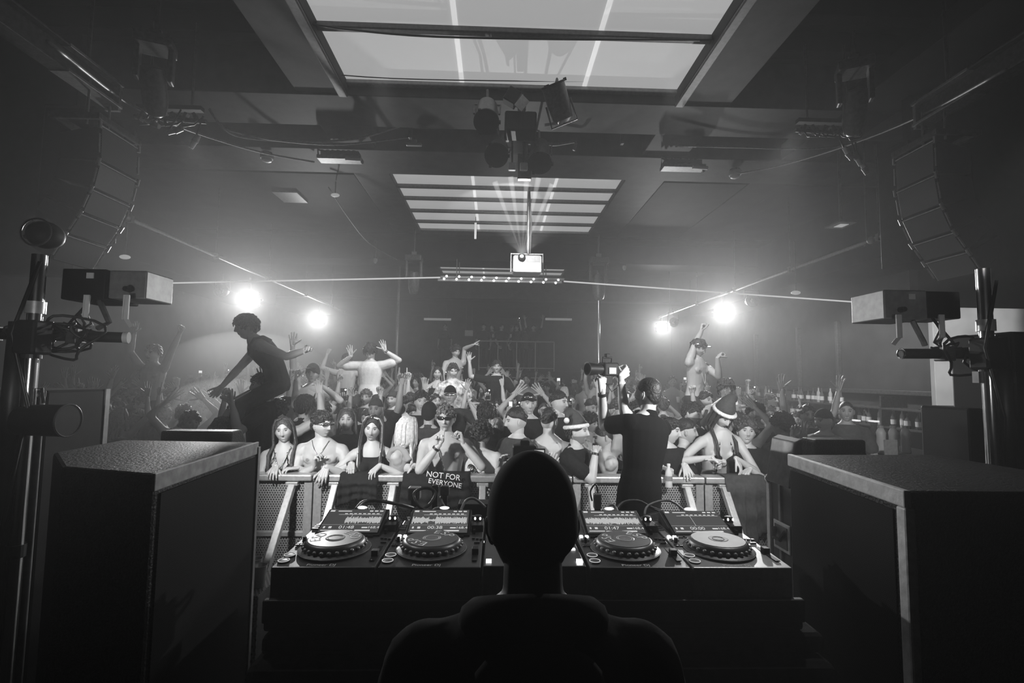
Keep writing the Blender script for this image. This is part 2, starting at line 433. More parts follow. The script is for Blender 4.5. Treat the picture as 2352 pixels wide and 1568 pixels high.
def get_head(lod, mouth, female, beard):
    k = (lod, mouth, female, beard)
    if k not in HEADS: HEADS[k] = make_head(*((84, 64) if lod == 0 else (36, 28)), mouth=mouth, female=female, beard=beard)
    return HEADS[k]

def ik(S, T, hint, l1, l2):
    S, T = V(S), V(T); d = T-S; L_ = min(d.length, (l1+l2)*.998); d.normalize(); T = S+d*L_
    a = (l1*l1-l2*l2+L_*L_)/(2*L_); hgt = math.sqrt(max(0, l1*l1-a*a))
    h = V(hint)-d*V(hint).dot(d); h = h.normalized() if h.length > 1e-4 else basis(d)[0]
    return S+d*a+h*hgt, T
class Pose: pass
def person(label, group=None, female=False, loc=(0, 0, 0), rz=0., h=1., build=1., lean=(0, 0), bend=(0, 0), twist=0., head=(0, 0, 0), armp=None, armn=None,
           legs=None, top=None, topmat=None, bottom='trousers', botmat=None, hair='short', hairmat=None, mouth='closed', beard=0., lod=0, extras=(), skin=None, name='person', headfix=None, muscle=1.):
    """local frame: faces -Y, +X is the body's own left. armp / armn: ('d', upper direction, forearm direction, hand, palm) or ('w', world wrist target, elbow hint, hand, palm)."""
    loc = V(loc); M0 = Matrix.Rotation(R(rz), 4, 'Z')
    sp = V((lean[0], lean[1], 1)).normalized()                       # lower spine
    sp2 = V((lean[0]+bend[0], lean[1]+bend[1], 1)).normalized()      # upper spine
    b = build; P0 = V((0, 0, .93*h)); hipL = .93
    fw, fsh = (1., 1.) if not female else (.9, .87)
    def spine(z):     # z in metres above pelvis centre (unscaled)
        k = .22*h; zz = z*h
        if zz <= k: return P0+sp*zz
        return P0+sp*k+sp2*(zz-k)
    def axes(z, tw):
        d = sp if z < .22 else sp2
        x = V((math.cos(R(tw)), math.sin(R(tw)), 0)); x = (x-d*x.dot(d)).normalized(); y = d.cross(x); return x, y
    W = h*b
    secs_m = [(-.09, .10, .085), (-.04, .155, .108), (.03, .163, .112), (.10, .146, .102), (.17, .136, .095), (.25, .150, .104), (.34, .168, .112), (.42, .176, .112), (.475, .160, .092), (.515, .105, .072), (.545, .060, .058)]
    secs_f = [(-.09, .11, .09), (-.04, .168, .115), (.03, .166, .112), (.10, .138, .098), (.17, .118, .086), (.25, .130, .094), (.34, .146, .104), (.42, .150, .098), (.475, .138, .080), (.515, .09, .062), (.545, .050, .050)]
    secs = secs_f if female else secs_m
    def torso(mb, z0=-9, z1=9, off=0., sc=1., n=18):
        L_ = []
        for z, rx, ry in secs:
            if z < z0-.001 or z > z1+.001: continue
            tw = twist*np.clip(z/.42, 0, 1); x, y = axes(z, tw); L_.append((spine(z), x*(rx*sc*W+off), y*(ry*sc*W+off)))
        mb.loft(L_, n)
    n = 10 if lod == 0 else 7
    body = MB(); torso(body, n=18 if lod == 0 else 12)
    X, Y_ = axes(.42, twist)
    neckb = spine(.52); HC = neckb + sp2*.040*h + V((0, 0, .102)) - Y_*.012
    tilt = (sp2-V((0, 0, 1)))*.5
    HC = HC + tilt*.10
    hm = Matrix.Rotation(R(twist), 4, 'Z') @ Euler((R(head[1]), R(head[2]), 0)).to_matrix().to_4x4()
    hm = Matrix.Rotation(R(head[0]), 4, 'Z') @ hm
    HM = Matrix.Translation(HC) @ hm
    if headfix is not None: loc = V(headfix) - M0 @ HC      # so that the head centre comes to a given world point
    # neck
    body.cap(spine(.49), HM @ V((0, .018, -.06)), .056*fw, .053*fw, n=n)
    body.cap(spine(.40)+Y_*.03, spine(.535)+Y_*.01, .06*fw, .05*fw, n=n)
    if lod == 0:
        for s in (-1, 1): body.cap(spine(.50)+X*s*.02, spine(.455)+X*s*.15*fsh*W, .032, .034, n=n)          # trapezius
        if not female and not top:
            for s in (-1, 1):
                body.ell(spine(.375)+X*s*.072*W-Y_*.078*W, (.072*b, .030*b*muscle, .052*b), None, 12, 8)
                body.ell(spine(.40)+X*s*.08*W+Y_*.07*W, (.065*b, .03, .085*b), None, 12, 8)
                for zz in (.16, .22): body.ell(spine(zz)+X*s*.035-Y_*.084*W, (.030, .014, .028), None, 8, 6)
        elif female:
            for s in (-1, 1): body.ell(spine(.335)+X*s*.070-Y_*.090, (.058, .055, .055), None, 14, 10)
    elif female:
        for s in (-1, 1): body.ell(spine(.335)+X*s*.066-Y_*.085, (.056, .05, .055), None, 8, 6)
    # arms
    l1, l2 = .285*h, .255*h; SH = {}; EL = {}; WR = {}; hands = []
    inv = (Matrix.Translation(loc) @ M0).inverted()
    for s, arm in ((1, armp), (-1, armn)):
        S = spine(.43)+X*s*(.178*fsh*W)
        if arm is None: arm = ('d', (s*.18, .0, -1), (s*.05, -.25, -1), 'relaxed', None)
        if arm[0] == 'd':
            u = V(arm[1]).normalized(); f = V(arm[2]).normalized()
            S = S + V((0, 0, .03))*max(0, u.z)*h - X*s*.015*max(0, u.z)
            E = S+u*l1; T = E+f*l2; hp, palm = arm[3], arm[4] if len(arm) > 4 else None
        else:
            T = inv @ V(arm[1]); hint = arm[2]; S = S+V((0, 0, .03))*max(0, (T-S).normalized().z)
            E, T = ik(S, T, hint, l1, l2); hp, palm = arm[3], arm[4] if len(arm) > 4 else None
        SH[s], EL[s], WR[s] = S, E, T; f = (T-E).normalized()
        k = b*(.86 if female else 1.)*(.9+.1*h)
        body.cap(S-X*s*.03, S+(E-S)*.12, .062*k, .060*k, n=n)
        body.cap(S, E, .056*k, .041*k, n=n)
        if lod == 0 and not female: body.cap(S+(E-S)*.35, S+(E-S)*.7, .050*k*muscle, .044*k, n=n)
        body.cap(E, E+(T-E)*.35, .041*k, .042*k, n=n); body.cap(E+(T-E)*.3, T, .042*k, .026*k, n=n)
        hd = f
        if palm is None: palm = (0, -1, 0) if f.z > -.3 else (-s, -.2, 0)
        if len(arm) > 5: hd = V(arm[5]).normalized()
        pz = hd; py = -V(palm); py = (py-pz*py.dot(pz)); py = py.normalized() if py.length > .05 else basis(pz)[1]
        px = py.cross(pz)
        vs, fs = (HAND_HI if lod == 0 else HAND_LO)[hp]; vs = np.array(vs, dtype=float)
        # the mesh has its thumb at +x with the palm at -y: a left hand seen from its back keeps it on the right side
        A = vs.copy()
        flip = (s > 0)
        if flip: A[:, 0] *= -1
        sc = (.93 if female else 1.)*(1. if lod == 0 else 1.08)
        Mx = np.array([[px.x, py.x, pz.x], [px.y, py.y, pz.y], [px.z, py.z, pz.z]])
        A = (A*sc) @ Mx.T + np.array(T + hd*.012)
        hands.append((A, [tuple(reversed(q)) for q in fs] if flip else fs))
    # legs
    if legs is None: legs = ((.05, -.03, -1), (.02, .03, -1)), ((-.05, -.03, -1), (-.02, .03, -1))
    LG = {}; LB = MB()
    for s, (t, sh) in ((1, legs[0]), (-1, legs[1])):
        H = P0+V((s*.09*W, 0, -.02)); K = H+V(t).normalized()*.43*h; A_ = K+V(sh).normalized()*.40*h; LG[s] = (H, K, A_)
        body.cap(H, K, .080*W, .054*W, n=n); body.cap(K, A_, .052*W, .036*W, n=n)
        fd = V((s*.15, -1, 0)) if abs(V(sh).normalized().z) > .5 else V((0, -.3, -1))
        body.cap(A_+V((0, .02, -.03)), A_+fd.normalized()*.14*h+V((0, 0, -.045)), .035, .028, n=n)
    J = Pose(); J.loc, J.HM, J.X, J.Y, J.spine, J.WR, J.EL, J.SH, J.M, J.LG, J.HC, J.axes, J.h = loc, HM, X, Y_, spine, WR, EL, SH, Matrix.Translation(loc) @ M0, LG, HC, axes, h
    vx = .0085 if lod == 0 else .021
    jobs = [(body, vx, 3 if lod == 0 else 1)]; keys = ['body']
    # clothes
    def sleeve(mb, ln, off, flare=0.):
        for s in (1, -1):
            S, E, T = SH[s], EL[s], WR[s]
            mb.cap(S-X*s*.04, S+(E-S)*.12, .062*b+off, .060*b+off, n=12)
            if ln <= 1: mb.cap(S, S+(E-S)*ln, .058*b+off, .046*b+off+flare, n=12)
            else:
                mb.cap(S, E, .060*b+off, .048*b+off, n=12); mb.cap(E, E+(T-E)*(ln-1), .047*b+off, .035*b+off+flare, n=12)
    if top:
        mb = MB()
        if top in ('tee', 'longtee'):
            torso(mb, -.04, .52, .018 if lod == 0 else .022); x_, y_ = axes(0, 0); mb.loft([(spine(-.13), x_*.178*W, y_*.128*W), (spine(.0), x_*.182*W, y_*.13*W), (spine(.12), x_*.166*W, y_*.12*W)], 16); mb.cap(spine(.44)+X*.10, spine(.44)-X*.10, .075*b, .075*b, n=12); mb.cap(spine(.49)+Y_*.012, spine(.515)+Y_*.008, .078*fw, .066*fw, n=12)
            for s in (-1, 1): mb.cap(spine(.495)+X*s*.03+Y_*.006, spine(.452)+X*s*.15*fsh*W, .050, .050, n=10)
            if female:
                for s in (-1, 1): mb.ell(spine(.33)+X*s*.068-Y_*.095, (.066, .062, .066), None, 10, 8)
            sleeve(mb, .62 if top == 'tee' else 1.9, .012, .014)
        elif top == 'tank':
            torso(mb, -.09, .42, .016)
            for s in (-1, 1): mb.tube([spine(.40)+X*s*.11-Y_*.11, spine(.48)+X*s*.10-Y_*.055, spine(.505)+X*s*.10, spine(.48)+X*s*.10+Y_*.07, spine(.40)+X*s*.10+Y_*.10], [.034, .03, .028, .03, .034], 8)
        elif top == 'cardigan':
            torso(mb, -.04, .52, .02); sleeve(mb, 1.85, .012, .0)
        elif top == 'crop':
            torso(mb, .25, .42, .012)
            for s in (-1, 1):
                if female: mb.ell(spine(.33)+X*s*.070-Y_*.098, (.062, .058, .058), None, 12, 8)
                mb.tube([spine(.38)+X*s*.085-Y_*.115, spine(.48)+X*s*.085-Y_*.05, spine(.50)+X*s*.085, spine(.46)+X*s*.085+Y_*.07, spine(.38)+X*s*.08+Y_*.09], .011, 6)
        elif top == 'bikini':
            for s in (-1, 1):
                mb.ell(spine(.325)+X*s*.074-Y_*.104, (.053, .052, .046), None, 12, 8)
                mb.tube([spine(.36)+X*s*.075-Y_*.14, spine(.42)+X*s*.06-Y_*.115, spine(.49)+X*s*.045-Y_*.06, spine(.53)+X*s*.03+Y_*.05], .008, 6)
            x, y = axes(.3, twist); mb.tube([spine(.30)+x*(.136*W+.006)*math.cos(a)+y*(.104*W+.008)*math.sin(a) for a in np.linspace(0, 2*PI, 24, endpoint=False)], .009, 6, closed=True)
        jobs.append((mb, .0105 if lod == 0 else .024, 2 if lod == 0 else 1)); keys.append('top')
    if bottom:
        mb = MB(); o_ = .014
        torso(mb, -.09, .03 if bottom != 'skirt' else .10, .012)
        for s in (1, -1):
            H, K, A_ = LG[s]
            if bottom == 'trousers': mb.cap(H, K, .092*W+o_*.3, .066*W+o_*.3, n=10); mb.cap(K, A_, .066*W, .055*W+.01, n=10)
            elif bottom == 'shorts': mb.cap(H, H+(K-H)*.85, .094*W, .085*W, n=10)
            else: mb.cap(H, H+(K-H)*.5, .10*W, .11*W, n=10)
        jobs.append((mb, .014 if lod == 0 else .028, 2)); keys.append('bottom')
    res = dict(zip(keys, remesh_all(jobs)))
    # body mesh: trunk + head + hands
    bv, bf = res['body']; n0 = len(bv); hv, hf, ht = get_head(lod, mouth, female, beard)
    fsz = .96 if female else 1.0
    HMn = np.array(HM); hv = (hv*fsz) @ HMn[:3, :3].T + HMn[:3, 3]
    vs = [bv, hv]; fs = list(bf)+[tuple(i+n0 for i in f) for f in hf]; tn = [np.ones(n0), ht]; n0 += len(hv)
    for A, F in hands: vs.append(A); fs += [tuple(i+n0 for i in f) for f in F]; tn.append(np.ones(len(A))); n0 += len(A)
    vs = np.vstack(vs); tn = np.concatenate(tn)
    if not female and not top and lod == 0:
        for s in (-1, 1):
            c = np.array(spine(.365)+X*s*.095*W-Y_*.108*W); tn[:len(bv)] *= np.where(np.linalg.norm(bv-c, axis=1) < .016, .5, 1)
    me = bpy.data.meshes.new(name); me.from_pydata(vs.tolist(), [], fs); me.polygons.foreach_set('use_smooth', [True]*len(me.polygons))
    at_ = me.attributes.new('tone', 'FLOAT', 'POINT'); at_.data.foreach_set('value', tn.astype(np.float32)); me.materials.append(skin or (M_skin if lod == 0 else M_skin2)); me.update()
    o = bpy.data.objects.new(name, me); LINK.append(o); o.location = loc; o.rotation_euler = (0, 0, R(rz)); tag(o, label, 'person', group)
    def part(nm, vf, m):
        vs_, fs_ = vf; me = bpy.data.meshes.new(nm); me.from_pydata([tuple(map(float, v)) for v in vs_], [], fs_); me.polygons.foreach_set('use_smooth', [True]*len(me.polygons)); me.materials.append(m); me.update()
        c = bpy.data.objects.new(nm, me); c.parent = o; LINK.append(c); return c
    cloth = M_tee_b if lod == 0 else M_tee_r
    if top: part({'tee': 't_shirt', 'longtee': 'jumper', 'tank': 'tank_top', 'cardigan': 'cardigan', 'crop': 'crop_top', 'bikini': 'bikini_top'}[top], res['top'], topmat or cloth)
    if bottom: part({'trousers': 'trousers', 'shorts': 'shorts', 'skirt': 'skirt'}[bottom], res['bottom'], botmat or M_trs)
    hmt = hairmat or (M_hair_d if lod == 0 else M_hair_r)
    if hair:
        mb = hair_shell(hair, *((56, 40) if lod == 0 else (22, 16)), seed=len(LINK)); mb.v = [tuple(HM @ (V(v)*fsz)) for v in mb.v]
        nm = 'cap' if hair in ('cap', 'full_cap') else 'hair'
        if hair in ('short', 'fade', 'curly', 'mop'):
            q = locks(hair, len(LINK), lod); q.T = None; mb.add([HM @ (V(v)*fsz) for v in q.v], q.f)
        hc = mb.build(nm, hmt, o, smooth=True)
    for e in extras: e(o, J)
    J.obj = o; return J

# wearable extras -------------------------------------------------
def ex_long_hair(m, front=True, length=.42, seed=1, streak=None, n=34, back=True):
    def f(o, J):
        rs = random.Random(seed); mb = MB(); mb2 = MB()
        for i in range(n):
            a = rs.uniform(-1, 1)
            d = V((math.sin(R(a*(118 if front else 95))), math.cos(R(a*(118 if front else 95))), 0))
            L_ = length*rs.uniform(.75, 1.08); r = .0095*rs.uniform(.7, 1.3)*(1.6 if n < 20 else 1)
            p0 = J.HM @ V((d.x*.008, -.045+d.y*.05*rs.random(), .112)); p1 = J.HM @ V((d.x*.083, d.y*.100, .045)); p2 = J.HM @ V((d.x*.090, d.y*.104, -.04))
            p3 = J.HM @ V((d.x*.095, d.y*.10+.0, -.12))
            fwd_ = d.y < .35 and front
            sh = J.X*(d.x*.10)+J.Y*((-.115) if fwd_ else .10*max(d.y, .3))
            c = J.spine(.46)+sh; e = c+V((rs.uniform(-.02, .02), rs.uniform(-.015, .015), -L_+.12))
            if fwd_: e = J.spine(.46)+J.X*(d.x*.09)-J.Y*.15+V((0, 0, -L_+.12))
            mid = c.lerp(e, .5)+J.X*rs.uniform(-.01, .01)
            tgt = mb2 if (streak and fwd_ and i % 3 == 0) else mb
            tgt.tube([p0, J.HM @ V((d.x*.055, -.02+d.y*.06, .100)), p1, p2, p3, c, mid, e], [r*.6, r, r, r*1.1, r*1.1, r, r*.85, r*.3], 6)
        mb.build('long_hair', m, o, smooth=True)
        if mb2.v: mb2.build('dyed_strand', streak, o, smooth=True)
    return f
def ex_sunglasses(on='eyes', bright=False):
    def f(o, J):
        mb = MB(); dz, dy = (0, 0) if on == 'eyes' else (.062, .018); T = J.HM @ Matrix.Translation((0, dy, dz)); mb.T = T
        for s in (-1, 1):
            mb.cap((s*.014, -.099, .012), (s*.050, -.090, .012), .016, .014, n=10, flat=.35, up=(0, 1, 0))
            mb.cyl((s*.064, -.082, .018), (s*.080, .01, .012), .0028, n=6)
        mb.cyl((-.016, -.100, .016), (.016, -.100, .016), .003, n=6)
        mb.build('sunglasses', M_chrome if bright else M_glass, o, smooth=True)
    return f
def ex_visor(o, J):
    mb = MB(); mb.T = J.HM
    a = [V((.083*math.sin(t), .02-.100*math.cos(t), .055+.01*math.cos(t))) for t in np.linspace(0, 2*PI, 28, endpoint=False)]
    mb.tube(a, .012, 6, closed=True); mb.cap((-.045, -.115, .055), (.045, -.115, .055), .030, .030, flat=.25, up=(0, 0, 1))
    mb.build('ski_goggles', M_chrome, o, smooth=True)
def ex_peak(o, J):
    mb = MB(); mb.T = J.HM; mb.ell((0, -.125, .055), (.062, .06, .008), rotm(12, 0, 0), 16, 6); mb.build('cap_peak', M_tee_b, o, smooth=True)
def ex_santa(side=1, tip=None):
    def f(o, J):
        mb = MB(); mb.T = J.HM; P = [V((0, .01, .05)), V((0, .012, .10)), V((side*.012, .03, .15)), V((side*.045, .05, .185)), V((side*.09, .06, .17)), V((side*.115, .06, .13))]
        mb.tube(P, [.094, .088, .065, .042, .026, .014], 14); mb.build('santa_hat', M_santa, o, smooth=True)
        c = MB(); c.T = J.HM; c.tube([V((.088*math.sin(t), .008-.103*math.cos(t), .052+.008*math.cos(t))) for t in np.linspace(0, 2*PI, 28, endpoint=False)], .019, 8, closed=True)
        c.ell((side*.122, .06, .115), (.026, .026, .026)); c.build('fur_trim', M_fur, o, smooth=True)
    return f
def ex_necklace(beads=False, low=.30, m=None):
    def f(o, J):
        mb = MB(); pts = []
        for t in np.linspace(-1, 1, 23):
            z = low+(.53-low)*abs(t)**1.3; pts.append(J.spine(z)+J.X*t*.075-J.Y*(.045+.082*(1-abs(t)**2)))
        if beads:
            for a in range(len(pts)-1):
                for q in (0, .5): mb.ell(pts[a].lerp(pts[a+1], q), (.006, .006, .006), n=6, m=4)
        else: mb.tube(pts, .0028, 5)
        mb.build('bead_necklace' if beads else 'necklace', m or M_gold, o, smooth=True)
    return f
def ex_wrist(s, m, w=.022, nm='wristband', pos=.9):
    def f(o, J):
        a = J.EL[s].lerp(J.WR[s], pos); d = (J.WR[s]-J.EL[s]).normalized()*w/2; mb = MB(); mb.cyl(a-d, a+d, .033, .032, 14); mb.build(nm, m, o, smooth=False)
    return f
def ex_held(s, kind, fwdv=None):
    """things in the hand are things of their own"""
    def f(o, J):
        M = J.M; d = (J.WR[s]-J.EL[s]).normalized(); p = J.WR[s]+d*.085-J.Y*.02
        EXTRA_HELD.append((kind, M @ p, (M.to_3x3() @ d), o))
    return f
EXTRA_HELD = []
def strap(pts, w, th=.006):
    mb = MB()
    for a, b_ in zip(pts[:-1], pts[1:]):
        mb.cap(a, b_, w/2, w/2, n=8, flat=.25, up=(0, -1, 0))
    return mb
# ------------------------------------------------------------------ room shell
ZC = 5.11          # underside of the big ceiling beams
struct('floor', MB().span((-8.2, -2.2, -.1), (7.4, 20.4, 0)), M_floor)
struct('floor_stage', MB().span((-8, -2, 0), (7.2, 2.54, .4)), M_black)
struct('floor_rear', MB().span((-8, 10.2, 0), (5.4, 20, .30)), M_floor)
struct('wall_left', MB().span((-8.2, -2.2, 0), (-8, 20.4, 6)), M_wall)
struct('wall_right', MB().span((7.2, -2.2, 0), (7.4, 20.4, 6)), M_wall)
struct('wall_back', MB().span((-8, 20, 0), (7.2, 20.2, 6)), M_wall)
struct('wall_front', MB().span((-8, -2.2, 0), (7.2, -2, 6)), M_black)
struct('ceiling', MB().span((-8, -2, 5.62), (7.2, 20, 5.75)), M_ceil)
SX0, SX1 = -1.67, 1.95
n = 0
def trim(a, b, m=M_beam, bev=.012):
    global n; n += 1; return struct('trim_%d' % n, MB().span(a, b), m, bevel=bev)
trim((SX0-.55, -2, ZC), (SX0, 15, 5.62)); trim((SX1, -2, ZC), (SX1+.62, 15, 5.62))
trim((SX0-.10, -2, ZC-.03), (SX0, 5.25, ZC), M_steel); trim((SX1, -2, ZC-.03), (SX1+.10, 5.25, ZC), M_steel)
trim((-8, 5.22, ZC-.02), (7.2, 5.9, 5.62)); trim((-8, 6.5, ZC-.03), (7.2, 7.3, 5.62))
trim((-8, 10.45, ZC-.03), (7.2, 11.0, 5.62)); trim((-8, 11.0, ZC-.46), (7.2, 11.7, 5.62), M_ceil)
trim((-8, 15.0, ZC-.68), (7.2, 15.5, 5.62))
# outer longitudinal beams and ribs of the side bays
trim((-8, 7.42, ZC), (SX0-.55, 10.45, 5.3), M_ceil); trim((SX1+.62, 7.42, ZC), (7.2, 10.45, 5.3), M_ceil)
trim((-8, 11.7, ZC), (SX0-.55, 15, 5.3), M_ceil); trim((SX1+.62, 11.7, ZC), (7.2, 15, 5.3), M_ceil)
for yy in (2.2, 3.0, 3.7, 4.2, 4.7):
    trim((-8, yy, 5.40), (SX0-.55, yy+.13, 5.62), M_ceil); trim((SX1+.62, yy, 5.40), (7.2, yy+.13, 5.62), M_ceil)
trim((-8, 15.5, 4.44), (7.2, 20, 4.6), M_ceil)               # low soffit at the back
trim((3.9, 2.2, ZC-.02), (4.5, 10.4, ZC+.2), M_ceil)          # diagonal run at the right
# side soffits
trim((6.0, 5.05, 4.0), (7.2, 15, 5.2), M_ceil); trim((-8, 5.0, 4.1), (-6.7, 15, 5.2), M_ceil)
# black proscenium returns beside the stage
struct('wall_stage_left', MB().span((-8, 4.9, 2.98), (-4.25, 5.0, 5.62)), M_black)
struct('wall_stage_right', MB().span((4.35, 4.9, 2.8), (7.2, 5.0, 5.62)), M_black)
struct('wall_wing_left', MB().span((-2.9, -2, .4), (-2.8, 2.6, 5.62)), M_matte)
struct('wall_wing_right', MB().span((2.85, -2, .4), (2.95, 2.45, 5.62)), M_matte)

# skylights: window > pane, glazing_bar
M_pane = mat('skylight_panel', .62, .75, emit=.33, noise=.05, scale=1.2)
M_pane2 = mat('skylight_panel_far', .62, .75, emit=.28, noise=.05, scale=1.2)
M_strip = mat('skylight_joint_strip', .85, .6, emit=.62)
def skylight(k, y0, y1, bars, strips, z, pm, split=None):
    w = struct('window_%d' % k, MB().span((SX0, y0, z+.08), (SX1, y1, z+.12)), M_ceil)
    xs = [SX0]+[s for s in strips]+[SX1]
    for i in range(len(xs)-1):
        p = MB().span((xs[i], y0, z), (xs[i+1], y1, z+.03)).build('pane', pm, w)
    for s in strips: MB().span((s-.022, y0, z-.006), (s+.022, y1, z-.001)).build('joint_strip', M_strip, w)
    for b_ in bars: MB().span((SX0, b_-.035, z-.07), (SX1, b_+.035, z-.012)).build('glazing_bar', M_steel, w, bevel=.01)
    MB().span((SX0, y1-.07, z-.05), (SX1, y1, z-.003)).build('glazing_frame', M_grey, w, bevel=.008)
skylight(1, 3.3, 5.22, (4.30,), (-.42, .92), 5.24, M_pane)
skylight(2, 7.3, 10.45, (7.95, 8.5, 9.15, 9.8), (-.42, .92), 5.20, M_pane2)
skylight(3, 11.9, 15.0, (12.8, 13.6, 14.3), (-.42, .92), 5.2, M_pane2)

struct('ceiling_front', MB().span((SX0, -2, 5.2), (SX1, 3.3, 5.3)), M_ceil)
# mezzanine at the back with its rail
struct('floor_mezzanine', MB().span((-5.5, 17, 2.1), (4.2, 20, 2.25)), M_black)
struct('wall_mezzanine', MB().span((-5.5, 17.0, .3), (4.2, 17.12, 2.1)), M_black)
t = thing('balcony_railing', 'pale thin railing along the balcony edge at the far end of the hall', 'railing', (0, 17, 2.25))
MB().cyl((-.6, 0, 1.02), (2.0, 0, 1.02), .03).build('handrail', M_grey, t)
MB().cyl((-.6, 0, .1), (2.0, 0, .1), .02).build('bottom_rail', M_grey, t)
for i in range(5): MB().cyl((-.6+i*.65, 0, 0), (-.6+i*.65, 0, 1.02), .022).build('post', M_grey, t)
t = thing('patterned_screen', 'patterned grey fabric panel hung below the balcony railing', 'screen', (.75, 16.94, 1.2))
MB().box((0, 0, -.08), (2.5, .03, 1.7)).build('panel', mat('patterned_fabric', .06, .9, noise=.8, scale=6), t)
MB().cyl((-1.28, -.02, .82), (1.28, -.02, .82), .02).build('top_bar', M_grey, t)
for px, lab in ((1005, 'thin dim strip light hanging above the rear wall, left of the balcony'), (1283, 'thin dim strip light hanging above the balcony crowd')):
    p = at(px, 733, 16.5); t = thing('hanging_strip_light', lab, 'light', p)
    MB().cyl((-.45, 0, 0), (.45, 0, 0), .04, n=10).build('tube', mat('dim_tube', .5, .5, emit=.12), t)
    for s in (-.3, .3): MB().cyl((s, 0, .03), (s, 0, 4.44-p.z), .008, n=6).build('wire', M_steel, t)
p = at(1077, 765, 16.9); t = thing('hanging_sign', 'small pale notice board hung left of the balcony railing', 'sign', p)
MB().box((0, 0, 0), (.28, .03, .2)).build('board', M_grey, t, bevel=.005)
for s in (-.1, .1): MB().cyl((s, 0, .1), (s, 0, 4.44-p.z), .006, n=6).build('wire', M_steel, t)
for px, lab in ((912, 'slim standing pole among the dancers, behind the white t-shirt man on shoulders'), (1375, 'slim chrome pole standing behind the raised video camera')):
    p = at(px, 780, 11.5 if px > 1000 else 12.5); t = thing('support_pole', lab, 'pole', (p.x, p.y, .3))
    MB().cyl((0, 0, 0), (0, 0, 4.82 if px > 1000 else 4.8), .035, n=14).build('shaft', M_chrome if px > 1000 else M_grey, t, smooth=False, auto=40)
    MB().cyl((0, 0, 0), (0, 0, .03), .12, n=16).build('base_plate', M_steel, t)

# lighting pipes along both sides with battens, right-hand wall battens
def pipe(name, lab, x, z, y0, y1):
    t = thing(name, lab, 'pipe', (x, y0, z)); MB().cyl((0, 0, 0), (0, y1-y0, 0), .028).build('tube', M_alu, t, auto=40)
    k = 0; y = .6
    while y < y1-y0:
        MB().cyl((0, y, .02), (0, y, 5.1-z), .012, n=6).build('drop_rod', M_steel, t); MB().box((0, y, 0), (.07, .05, .09)).build('clamp', M_grey, t); y += 1.9
pipe('lighting_pipe', 'long pale lighting pipe running along the left side of the hall', -4.62, 3.96, 5.6, 15)
pipe('lighting_pipe', 'long pale lighting pipe running along the right side above the bar', 4.85, 3.88, 5.4, 14.5)
for i, (px, lab) in enumerate(((1748, 'farthest'), (1850, 'middle'), (1945, 'nearest'))):
    Y = 7.15*1130/(px-1141)
    MB().span((7.10, Y-.04, 1.9), (7.19, Y+.04, 3.3)).build('wall_batten', M_steel, bevel=.01, label='%s of the three thin vertical battens on the dark wall above the bar' % lab, cat='batten')
MB().span((7.02, 5.2, 1.82), (7.19, 14, 1.9)).build('wall_ledge', M_steel, bevel=.01, label='long grey ledge under the wall battens above the bar bottles', cat='ledge')

# ------------------------------------------------------------------ lamps
def lamp(kind, loc, power, size=.1, target=None, angle=60, blend=.4, name='lamp_light', parent=None):
    d = bpy.data.lights.new(name, kind); d.energy = power
    if kind == 'AREA': d.size = size
    else: d.shadow_soft_size = size
    o = bpy.data.objects.new(name, d)
    if kind == 'SPOT': d.spot_size = R(angle); d.spot_blend = blend
    if target is not None: o.rotation_euler = (V(target)-V(loc)).to_track_quat('-Z', 'Y').to_euler()
    o.location = loc; LINK.append(o); return o
def flood(px, py, Y, lab, power, tgt, s=1.):
    p = at(px, py, Y); t = thing('stage_light', lab, 'light', p)
    d = (V(tgt)-p).normalized(); q = d.to_track_quat('-Z', 'Y').to_matrix().to_4x4()
    mb = MB(); mb.T = q; mb.box((0, 0, .09*s), (.30*s, .24*s, .16*s), taper=.7); mb.build('housing', M_black, t, bevel=.01)
    g_ = MB(); g_.T = q; g_.box((0, 0, .0), (.25*s, .17*s, .012)); g_.build('lit_lens', mat('hot_lens', 1, .5, emit=22.), t)
    y = MB(); y.T = q; y.tube([(-.17*s, 0, .06), (-.17*s, 0, .26*s), (.17*s, 0, .26*s), (.17*s, 0, .06)], .012, 6); y.build('yoke', M_steel, t)
    MB().cyl((0, 0, .2), (0, 0, max(.25, 3.92-p.z)), .014, n=8).build('hanging_rod', M_steel, t)
    lamp('SPOT', p+d*.05, power*1.9, .09, target=tgt, angle=54, blend=1.)
flood(573, 687, 9.6, 'largest blazing flood light at left, above the leaning man in a vest', 520, (-.8, 0, 2.0), 1.25)
flood(732, 733, 13.6, 'smaller blazing flood light above the man in a white t-shirt', 620, (-.6, 0, 2.0), 1.15)
flood(1660, 716, 10.6, 'blazing flood light beside the raised fist of the bare-chested man in goggles', 620, (.8, 0, 2.0), 1.2)
flood(1520, 752, 14.4, 'smaller blazing flood light behind the videographer', 520, (.6, 0, 2.0), 1.15)
for px, py, Y, lab in ((507, 667, 9.3, 'unlit round spotlight left of the largest blazing light'), (1730, 690, 9.2, 'unlit round spotlight hanging right of the blazing light near the bar'), (1548, 740, 12.8, 'unlit round spotlight beside the smaller right-hand blazing light')):
    p = at(px, py, Y); t = thing('spotlight', lab, 'light', p)
    MB().lathe([(.06, .16), (.10, .12), (.13, 0), (.115, -.005), (.09, .03)], axis=(0, 1, .15), n=20).build('housing', M_steel, t, smooth=True)
    MB().ell((0, .02, 0), (.06, .03, .06)).build('lens', M_chrome, t, smooth=True)
    MB().tube([(-.14, .05, 0), (-.14, .05, .2), (.14, .05, .2), (.14, .05, 0)], .01, 6).build('yoke', M_steel, t)
    MB().cyl((0, .05, .2), (0, .05, 3.92-p.z), .012, n=6).build('hanging_rod', M_steel, t)

